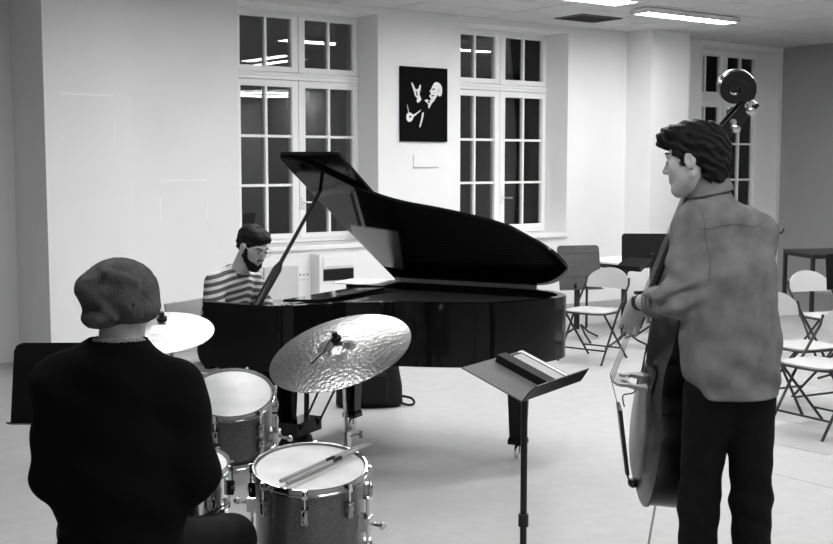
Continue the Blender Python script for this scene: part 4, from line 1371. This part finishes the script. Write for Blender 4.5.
def shirt_folds(x, y, z):
    v = .005 * np.sin((z * 46 + (x - 1.12) * 26 + 1.2 * vnoise(x * 9, y * 9, z * 9, 3))) * np.clip((1.22 - z) * 3, 0, 1) * np.clip((x - .98) * 14, .15, 1)
    arm = np.clip((1.02 - x) * 12, 0, 1)
    v += .012 * np.sin((x * 30 - z * 70 + 2 * vnoise(x * 12, y * 12, z * 12, 5))) * arm * np.clip((1.48 - z) * 4, 0, 1) * np.clip((z - 1.17) * 14, 0, 1)
    v += .006 * vnoise(x * 10 + 3 + z * 4, y * 10, z * 8 - x * 5, 8) + .003 * vnoise(x * 26, y * 26, z * 20, 9)
    return v
F.fold(shirt_folds)
F.cut((1.0, 4.06, .900), (0, 0, -1))
F.ell((.935, 4.06, .895), (.075, .4, .058), None, .03, 's')
F.ell(neckB + np.array([-.03, .02, .05]), (.058, .058, .09), None, .008, 's')
wl = elL * .47 + wrL * .53
F.cut  # sleeve is cut clean at the rolled cuff below
sl = F._sl(wl - .09, wl + .09); X_, Y_, Z_ = F._pts(sl)
dv = unit(wrL - elL); dd_ = (X_ - wl[0]) * dv[0] + (Y_ - wl[1]) * dv[1] + (Z_ - wl[2]) * dv[2]
F._op(sl, -dd_, .004, 's')
shirt = F.mesh('denim_shirt', 'denim', P_bass, LOC)
# rolled cuff, collar, seams
q = MB()
def ring(c, ax, r, tube, k=24, squash=1.0, wob=.0):
    X = frame_from(tuple(ax), (0, 0, 1.0) if abs(ax[2]) < .9 else (1, 0, 0), tuple(c))
    pts = [X @ Vector((r * math.cos(2 * PI * i / k), squash * r * math.sin(2 * PI * i / k), wob * math.sin(6 * PI * i / k))) for i in range(k + 1)]
    q.tube([p - Vector(LOC) for p in pts], tube, 8, cap=False)
ring(wl - dv * .012, dv, .048, .012, wob=.004); ring(wl + dv * .010, dv, .046, .010, wob=-.004); ring(wl - dv * .035, dv, .050, .010, wob=.006)
q.build('rolled_cuff', 'denim', shirt, smooth=True)
F = Field((.92, 3.95, 1.52), (1.22, 4.25, 1.70), .004)
cN = neckB + np.array([-.022, .004, .045]); cax = unit((-.22, .02, 1))
F.cone(cN - cax * .035, cN + cax * .022, .082, .071, .01); F.cone(cN - cax * .06, cN + cax * .09, .070, .060, .01, op='s')
F.cut(cN + cax * .030, cax); F.cut(cN - cax * .04, -cax)
F.mesh('shirt_collar', 'denim', shirt, LOC)
from mathutils.bvhtree import BVHTree
def seam(target, pts, r, name, m_, parent, loc, off=.0015):
    me = target.data
    tree = BVHTree.FromPolygons([v.co[:] for v in me.vertices], [p.vertices[:] for p in me.polygons])
    out = []
    for x, z in catmull(pts, 8):
        h = tree.ray_cast(Vector((x - loc[0], 3.2 - loc[1], z)), Vector((0, 1, 0)))
        if h[0] is not None: out.append(h[0] - Vector((0, off, 0)))
    if len(out) > 3:
        q = MB(); q.tube(out, r, 6); q.build(name, m_, parent, smooth=True)
seam(shirt, [(.985, 1.500), (1.02, 1.500), (1.06, 1.510), (1.10, 1.515), (1.14, 1.512), (1.17, 1.505), (1.20, 1.512), (1.22, 1.525)], .0011, 'yoke_seam', 'seam', shirt, LOC)
seam(shirt, [(.995, 1.56), (1.0, 1.50), (1.01, 1.44), (1.015, 1.38), (1.01, 1.32)], .0011, 'armhole_seam', 'seam', shirt, LOC)
q = MB()
# watch strap on the left wrist
wq = wrL + dv * -.018
X = frame_from(tuple(dv), (0, 0, 1), tuple(wq - LOC))
q.lathe([(.0285, -.009), (.0335, -.009), (.0335, .009), (.0285, .009)], 20, X, close=True); q.box(X @ Vector((.034, 0, 0)), (.012, .03, .03), X.to_3x3()); q.build('watch', 'satin', P_bass, smooth=True)
# jeans
F = Field((.86, 3.85, .03), (1.40, 4.28, 1.10), .006)
F.cone((1.125, 4.06, .90), (1.125, 4.06, 1.03), .142, .135, .03, flat=(fw, .70))
for hp, kn, an in ((hipL, kneL, ankL), (hipR, kneR, ankR)):
    F.cone(hp + np.array([0, -.005, -.01]), kn, .088, .070, .03); F.cone(kn, an + np.array([0, 0, -.02]), .072, .066, .03)
F.fold(lambda x, y, z: .0035 * np.sin(z * 60 + x * 45 + y * 30 + 2 * vnoise(x * 8, y * 8, z * 8, 4)) * np.clip(1 - np.abs(z - .5) * 4, .15, 1) + .004 * vnoise(x * 14, y * 14, z * 9, 2))
F.cut((0, 0, .055), (0, 0, -1))
F.mesh('jeans', 'jeans', P_bass, LOC)
for an in (ankL, ankR):
    F = Field(an + np.array([-.08, -.12, -.1]), an + np.array([.08, .24, .06]), .006)
    F.cone(an + np.array([0, -.04, -.045]), an + np.array([0, .15, -.055]), .048, .042, .02); F.cone(an + np.array([0, -.02, -.04]), an + np.array([0, -.01, .02]), .05, .05, .02)
    F.cut((0, 0, .004), (0, 0, -1)); F.mesh('shoe', 'leather', P_bass, LOC)
# hair
F = Field(hc - .19, hc + .19, .004)
P = lambda x, y, z: hc + hR @ np.array([x, y, z])
F.ell(P(0, -.022, .048), (.090, .108, .094), hR, .02)
F.ell(P(0, -.080, -.005), (.074, .046, .080), hR, .03)        # back of the head down to the nape
F.ell(P(0, -.066, -.062), (.060, .040, .034), hR, .03)
F.ell(P(0, .112, -.045), (.095, .072, .105), hR, .012, 's')   # face opening
for s_ in (-1, 1):
    F.ell(P(s_ * .092, .0, -.006), (.022, .026, .034), hR, .006, 's')
    F.cone(P(s_ * .070, .020, .045), P(s_ * .0705, .024, -.012), .015, .008, .012)     # sideburns
F.ell(P(0, .045, .104), (.072, .060, .036), hR, .03)          # quiff over the forehead
F.ell(P(-.01, .085, .094), (.050, .034, .026), hR, .025)
F.ell(P(-.02, .098, .080), (.030, .022, .018), hR, .02)
F.fold(lambda x, y, z: .005 * vnoise(x * 40, y * 40, z * 60, 11) + .0035 * np.sin(190 * z + 120 * x + 4 * vnoise(x * 20, y * 20, z * 20, 6)))
F.mesh('hair', 'hair', P_bass, LOC)
for s_ in (-1, 1):
    q = MB(); q.tube([tuple(P(s_ * .014, .0905, .032) - LOC), tuple(P(s_ * .034, .0885, .038) - LOC), tuple(P(s_ * .052, .070, .032) - LOC)], [.003, .004, .002], 6); q.build('eyebrow', 'hair', P_bass, smooth=True)

# bow held in the right hand
bt = Vector((1.424, 4.56, 1.450)); bo = Vector((1.215, 4.43, .80))
e = empty('double_bass_bow', bo, 0, 'dark bow tip poking out behind the bass player\'s right shoulder', 'bow')
q = MB(); q.tube([(0, 0, 0), (bt - bo) * .5 - Vector((0, 0, .006)), bt - bo], [.006, .0055, .0045], 8); q.build('stick', 'wood_dark', e, smooth=True)
q = MB(); q.tube([(bt - bo), (bt - bo) + Vector((.022, 0, .006)), (bt - bo) + Vector((.034, 0, .018))], [.006, .010, .004], 8); q.build('bow_head', 'ebony', e, smooth=True)
q = MB(); q.bar(Vector((.024, 0, .02)), bt - bo + Vector((.012, 0, -.006)), .010, .002); q.build('bow_hair', 'paper', e)
q = MB(); q.box((.018, 0, .045), (.026, .014, .05)); q.build('frog', 'ebony', e, bevel=.003)

# ------------------------------------------------------------------ the drummer
LOC = np.array([-.862, 3.28, 0.0])
P_dr = empty('person', LOC, 0, 'seated drummer in a black sweater and grey knitted beanie, back to us', 'person')
fw = unit((.10, 1, 0)); c0 = LOC
hc = np.array([-.862, 3.335, 1.328]); hR = head_frame((.52, .85, -.20))
shL, shR = np.array([-1.040, 3.30, 1.09]), np.array([-.690, 3.29, 1.08])
elL, elR = np.array([-1.055, 3.30, .82]), np.array([-.648, 3.27, .82])
wrL, wrR = np.array([-.98, 3.54, .80]), np.array([-.72, 3.53, .80])
hipL, hipR = np.array([-.96, 3.30, .57]), np.array([-.77, 3.30, .57])
kneL, kneR = np.array([-1.10, 3.70, .52]), np.array([-.60, 3.62, .52])
ankL, ankR = np.array([-1.12, 3.78, .09]), np.array([-.60, 3.78, .09])
neckB = np.array([-.862, 3.29, 1.170])
F = Field((-1.25, 3.05, -.02), (-.45, 4.05, 1.50), .006)
F.cone(neckB - up * .04, hc + np.array([.0, -.01, -.05]), .064, .058, .03)
F.cone(c0 + np.array([0, 0, .60]), c0 + np.array([0, .01, 1.0]), .135, .145, .05, flat=(fw, .7))
for sh, el, wr in ((shL, elL, wrL), (shR, elR, wrR)):
    F.cone(sh, el, .048, .040, .02); F.cone(el, wr, .038, .028, .02)
for hp, kn, an in ((hipL, kneL, ankL), (hipR, kneR, ankR)):
    F.cone(hp, kn, .085, .056, .03); F.cone(kn, an, .054, .038, .02); F.cone(an + np.array([0, -.03, -.045]), an + np.array([0, .15, -.055]), .036, .028, .02)
head(F, hc, hR)
hand(F, wrL, (.2, .9, -.15), (.3, 0, -1), -1, .8); hand(F, wrR, (-.2, .9, -.15), (-.3, 0, -1), 1, .8)
F.mesh('body', 'skin', P_dr, LOC)
eyes(hc, hR, P_dr, LOC)
F = Field((-1.22, 3.02, .52), (-.48, 3.66, 1.22), .006)
F.cone(c0 + np.array([-.005, 0, .60]), c0 + np.array([0, 0, .82]), .185, .185, .05, flat=(fw, .74))
F.cone(c0 + np.array([0, 0, .82]), c0 + np.array([0, .01, 1.02]), .190, .190, .06, flat=(fw, .70))
F.cone(shL + np.array([.02, 0, -.01]), shR + np.array([-.02, 0, -.01]), .070, .072, .06)
F.cone(neckB + np.array([-.07, 0, -.045]), neckB + np.array([.07, 0, -.045]), .064, .064, .06)
F.cone(neckB + np.array([0, .005, -.06]), neckB + np.array([0, .008, .012]), .105, .088, .04)
for sh, el, wr in ((shL, elL, wrL), (shR, elR, wrR)):
    F.cone(sh, el, .078, .072, .04); F.cone(el, wr, .066, .046, .03)
F.fold(lambda x, y, z: .006 * vnoise(x * 9, y * 9, z * 6, 21) + .004 * np.sin(z * 40 + x * 18))
F.ell(neckB + np.array([0, .015, .083]), (.068, .066, .09), None, .01, 's')
sw = F.mesh('black_sweater', 'sweater', P_dr, LOC)
F = Field(neckB + np.array([-.12, -.12, -.08]), neckB + np.array([.12, .12, .1]), .004)
cax = unit((.02, .16, 1)); cN = neckB + np.array([0, .008, .028])
F.cone(cN - cax * .03, cN + cax * .018, .086, .075, .01); F.cone(cN - cax * .06, cN + cax * .08, .072, .064, .01, op='s'); F.cut(cN + cax * .025, cax); F.cut(cN - cax * .035, -cax)
F.mesh('shirt_collar', 'plaid', P_dr, LOC)
F = Field((-1.25, 3.10, .05), (-.45, 3.92, .68), .007)
F.cone((-.862, 3.28, .60), (-.862, 3.27, .62), .155, .15, .03, flat=(fw, .8))
for hp, kn, an in ((hipL, kneL, ankL), (hipR, kneR, ankR)):
    F.cone(hp, kn, .098, .078, .03); F.cone(kn, an, .074, .060, .03)
F.noise(.005, 10, 5); F.cut((0, 0, .07), (0, 0, -1))
F.mesh('trousers', 'jeans', P_dr, LOC)
for an in (ankL, ankR):
    F = Field(an + np.array([-.08, -.12, -.1]), an + np.array([.08, .24, .06]), .007)
    F.cone(an + np.array([0, -.04, -.045]), an + np.array([0, .15, -.055]), .048, .042, .02); F.cone(an + np.array([0, -.02, -.04]), an + np.array([0, -.01, .02]), .05, .05, .02)
    F.cut((0, 0, .004), (0, 0, -1)); F.mesh('shoe', 'leather', P_dr, LOC)
# slouchy beanie
F = Field(hc + np.array([-.20, -.20, -.12]), hc + np.array([.20, .20, .17]), .004)
B_ = lambda x, y, z: hc + np.array([x, y, z - .002])
F.ell(B_(.008, -.005, .024), (.106, .120, .098), None, .02)
F.ell(B_(-.040, -.050, .040), (.076, .092, .058), None, .015)
F.ell(B_(-.062, -.035, -.004), (.040, .075, .040), None, .02)
F.ell(B_(-.040, -.045, -.038), (.060, .100, .036), None, .014)        # turned-up roll at the nape
F.ell(B_(.050, -.030, -.014), (.068, .098, .050), None, .010)
F.ell(B_(-.012, -.035, .090), (.052, .060, .028), None, .03)          # gathered crown
F.ell(B_(.0, .0, -.135), (.14, .16, .065), None, .012, 's')
F.ell(B_(.05, .11, -.09), (.09, .09, .070), None, .01, 's')
for a1, b1, rr, kk in (((-.060, -.140, .064), (.050, -.130, .056), .014, .016), ((-.026, -.130, .066), (-.022, -.100, .116), .008, .010), ((-.046, -.148, .054), (.030, -.146, -.050), .012, .014),
                   ((-.105, -.135, -.004), (.0, -.158, -.012), .006, .012), ((.050, -.125, .075), (.105, -.075, .000), .005, .012), ((.04, -.135, .02), (.10, -.09, -.04), .005, .010)):
    F.cone(B_(*a1), B_(*b1), rr, rr * .5, kk, op='s')
for a1, b1, rr in (((-.060, -.118, .036), (.012, -.126, -.040), .012), ((-.005, -.112, .084), (.070, -.100, .060), .012)):
    F.cone(B_(*a1), B_(*b1), rr, rr * .5, .022)
F.fold(lambda x, y, z: .004 * vnoise(x * 16, y * 16, z * 16, 31) + .0012 * vnoise(x * 90, y * 90, z * 90, 33))
F.mesh('beanie', 'knit', P_dr, LOC)

# ------------------------------------------------------------------ the pianist
sit = pw(-.47, .74); LOC = np.array([sit.x, sit.y, 0.0])
P_pi = empty('person', LOC, 0, 'bearded pianist with glasses and a striped T-shirt, seated at the keyboard', 'person')
u_ = np.array([U.x, U.y, 0]); v_ = np.array([V.x, V.y, 0]); fw = u_
G = lambda t, l, z: LOC + u_ * t + v_ * l + up * z           # t forward, l towards the player's left
hc = G(.26, .0, 1.222); hR = head_frame(unit(u_ * .80 - v_ * .12 + up * -.42))
neckB = G(.135, 0, 1.055)
shL, shR = G(.115, .175, 1.01), G(.10, -.175, 1.00)
elL, elR = G(.16, .25, .78), G(.14, -.25, .77)
wrL, wrR = G(.44, .20, .775), G(.43, -.16, .775)
hipL, hipR = G(.03, .09, .55), G(.03, -.09, .55)
kneL, kneR = G(.42, .13, .53), G(.42, -.12, .53)
ankL, ankR = G(.40, .13, .09), G(.46, -.10, .09)
F = Field((LOC[0] - .45, LOC[1] - .75, -.02), (LOC[0] + .80, LOC[1] + .55, 1.40), .006)
F.cone(neckB - up * .03, hc + hR @ np.array([0, -.02, -.05]), .060, .055, .03)
F.cone(G(.0, 0, .58), G(.08, 0, .92), .125, .135, .05, flat=(fw, .72))
for sh, el, wr in ((shL, elL, wrL), (shR, elR, wrR)):
    F.cone(sh, el, .046, .038, .02); F.cone(el, wr, .037, .026, .02)
for hp, kn, an in ((hipL, kneL, ankL), (hipR, kneR, ankR)):
    F.cone(hp, kn, .08, .054, .03); F.cone(kn, an, .052, .038, .02); F.cone(an - u_ * .03 - up * .045, an + u_ * .15 - up * .055, .036, .028, .02)
head(F, hc, hR)
hand(F, wrL, u_ * 1 - up * .2, -up + u_ * .1, 1, .55); hand(F, wrR, u_ * 1 - up * .2, -up + u_ * .1, -1, .55)
F.mesh('body', 'skin', P_pi, LOC)
eyes(hc, hR, P_pi, LOC)
F = Field((LOC[0] - .40, LOC[1] - .5, .50), (LOC[0] + .5, LOC[1] + .5, 1.14), .006)
F.cone(G(-.01, 0, .58), G(.03, 0, .76), .150, .155, .04, flat=(fw, .76)); F.cone(G(.03, 0, .76), G(.09, 0, .95), .158, .150, .05, flat=(fw, .72))
F.cone(shL - v_ * .03, shR + v_ * .03, .066, .066, .05); F.cone(neckB - up * .06, neckB - up * .01, .085, .066, .05)
for sh, el in ((shL, elL), (shR, elR)): F.cone(sh, sh * .15 + el * .85, .068, .070, .03)
F.noise(.006, 10, 9)
F.ell(neckB + u_ * .03 + up * .055, (.066, .066, .075), None, .008, 's')
ts = F.mesh('striped_shirt', 'stripes', P_pi, LOC)
me = ts.data
co = np.zeros(len(me.vertices) * 3, np.float32); me.vertices.foreach_get('co', co); co = co.reshape(-1, 3)
at = me.attributes.new('stripe', 'FLOAT', 'POINT')
fwd = co @ u_.astype(np.float32)
at.data.foreach_set('value', (co[:, 2] - .14 * fwd + .25 * np.abs(co @ v_.astype(np.float32) * .6)).astype(np.float32))
q = MB(); X = frame_from(tuple(unit(u_ * .45 + up)), (1, 0, 0), tuple(neckB + u_ * .018 + up * .012 - LOC))
q.lathe([(.066, -.008), (.072, -.006), (.072, .006), (.066, .008)], 28, X, close=True); q.build('neckband', 'knit', ts, smooth=True)
F = Field((LOC[0] - .35, LOC[1] - .7, .04), (LOC[0] + .75, LOC[1] + .4, .72), .007)
F.cone(G(-.01, 0, .575), G(0, 0, .60), .150, .145, .03, flat=(fw, .85))
for hp, kn, an in ((hipL, kneL, ankL), (hipR, kneR, ankR)):
    F.cone(hp, kn, .092, .074, .03); F.cone(kn, an, .072, .062, .03)
F.cut((0, 0, .07), (0, 0, -1)); F.mesh('trousers', 'jeans', P_pi, LOC)
for an in (ankL, ankR):
    F = Field(an - np.array([.25, .25, .1]), an + np.array([.25, .25, .06]), .007)
    F.cone(an - u_ * .04 - up * .045, an + u_ * .15 - up * .055, .048, .042, .02); F.cone(an - u_ * .02 - up * .04, an - u_ * .01 + up * .02, .05, .05, .02)
    F.cut((0, 0, .004), (0, 0, -1)); F.mesh('shoe', 'leather', P_pi, LOC)
P = lambda x, y, z: hc + hR @ np.array([x, y, z])
F = Field(hc - .17, hc + .17, .004)
F.ell(P(0, -.022, .048), (.083, .102, .086), hR, .02); F.ell(P(0, .04, .090), (.064, .055, .034), hR, .03); F.ell(P(0, -.075, .0), (.066, .040, .062), hR, .03)
F.ell(P(0, .105, -.03), (.09, .062, .105), hR, .012, 's')
for s_ in (-1, 1):
    F.ell(P(s_ * .088, .0, -.006), (.020, .026, .036), hR, .006, 's')
    F.ell(P(s_ * .073, .022, -.01), (.010, .016, .05), hR, .012)
F.fold(lambda x, y, z: .007 * vnoise(x * 36, y * 36, z * 50, 41))
F.mesh('hair', 'hair', P_pi, LOC)
F = Field(hc - .17, hc + .17, .004)
F.cone(P(0, .036, -.070), P(0, .070, -.104), .052, .030, .02)
for s_ in (-1, 1):
    F.cone(P(s_ * .062, .018, -.045), P(s_ * .026, .066, -.098), .020, .024, .025)
F.cone(P(-.022, .090, -.045), P(.022, .090, -.045), .007, .007, .01)
F.ell(P(0, .060, .0), (.075, .075, .042), hR, .012, 's'); F.ell(P(0, .115, -.062), (.018, .020, .008), hR, .006, 's')
F.fold(lambda x, y, z: .004 * vnoise(x * 60, y * 60, z * 60, 43))
F.mesh('beard', 'hair', P_pi, LOC)
q = MB()
for s_ in (-1, 1):
    c_ = P(s_ * .033, .108, .004) - LOC
    X = frame_from(tuple(hR[:, 1]), tuple(hR[:, 0]), tuple(c_))
    q.tube([X @ Vector((.022 * math.cos(2 * PI * i / 18), .017 * math.sin(2 * PI * i / 18), 0)) for i in range(19)], .0018, 6, cap=False)
    q.tube([tuple(P(s_ * .055, .105, .008) - LOC), tuple(P(s_ * .080, .08, .012) - LOC), tuple(P(s_ * .083, -.005, .016) - LOC)], .0018, 6)
q.tube([tuple(P(-.011, .110, .006) - LOC), tuple(P(.011, .110, .006) - LOC)], .0018, 6)
q.build('glasses', 'steel', P_pi, smooth=True)
for s_ in (-1, 1):
    q = MB(); q.tube([tuple(P(s_ * .014, .0905, .032) - LOC), tuple(P(s_ * .034, .0885, .038) - LOC), tuple(P(s_ * .052, .070, .032) - LOC)], [.003, .004, .002], 6); q.build('eyebrow', 'hair', P_pi, smooth=True)
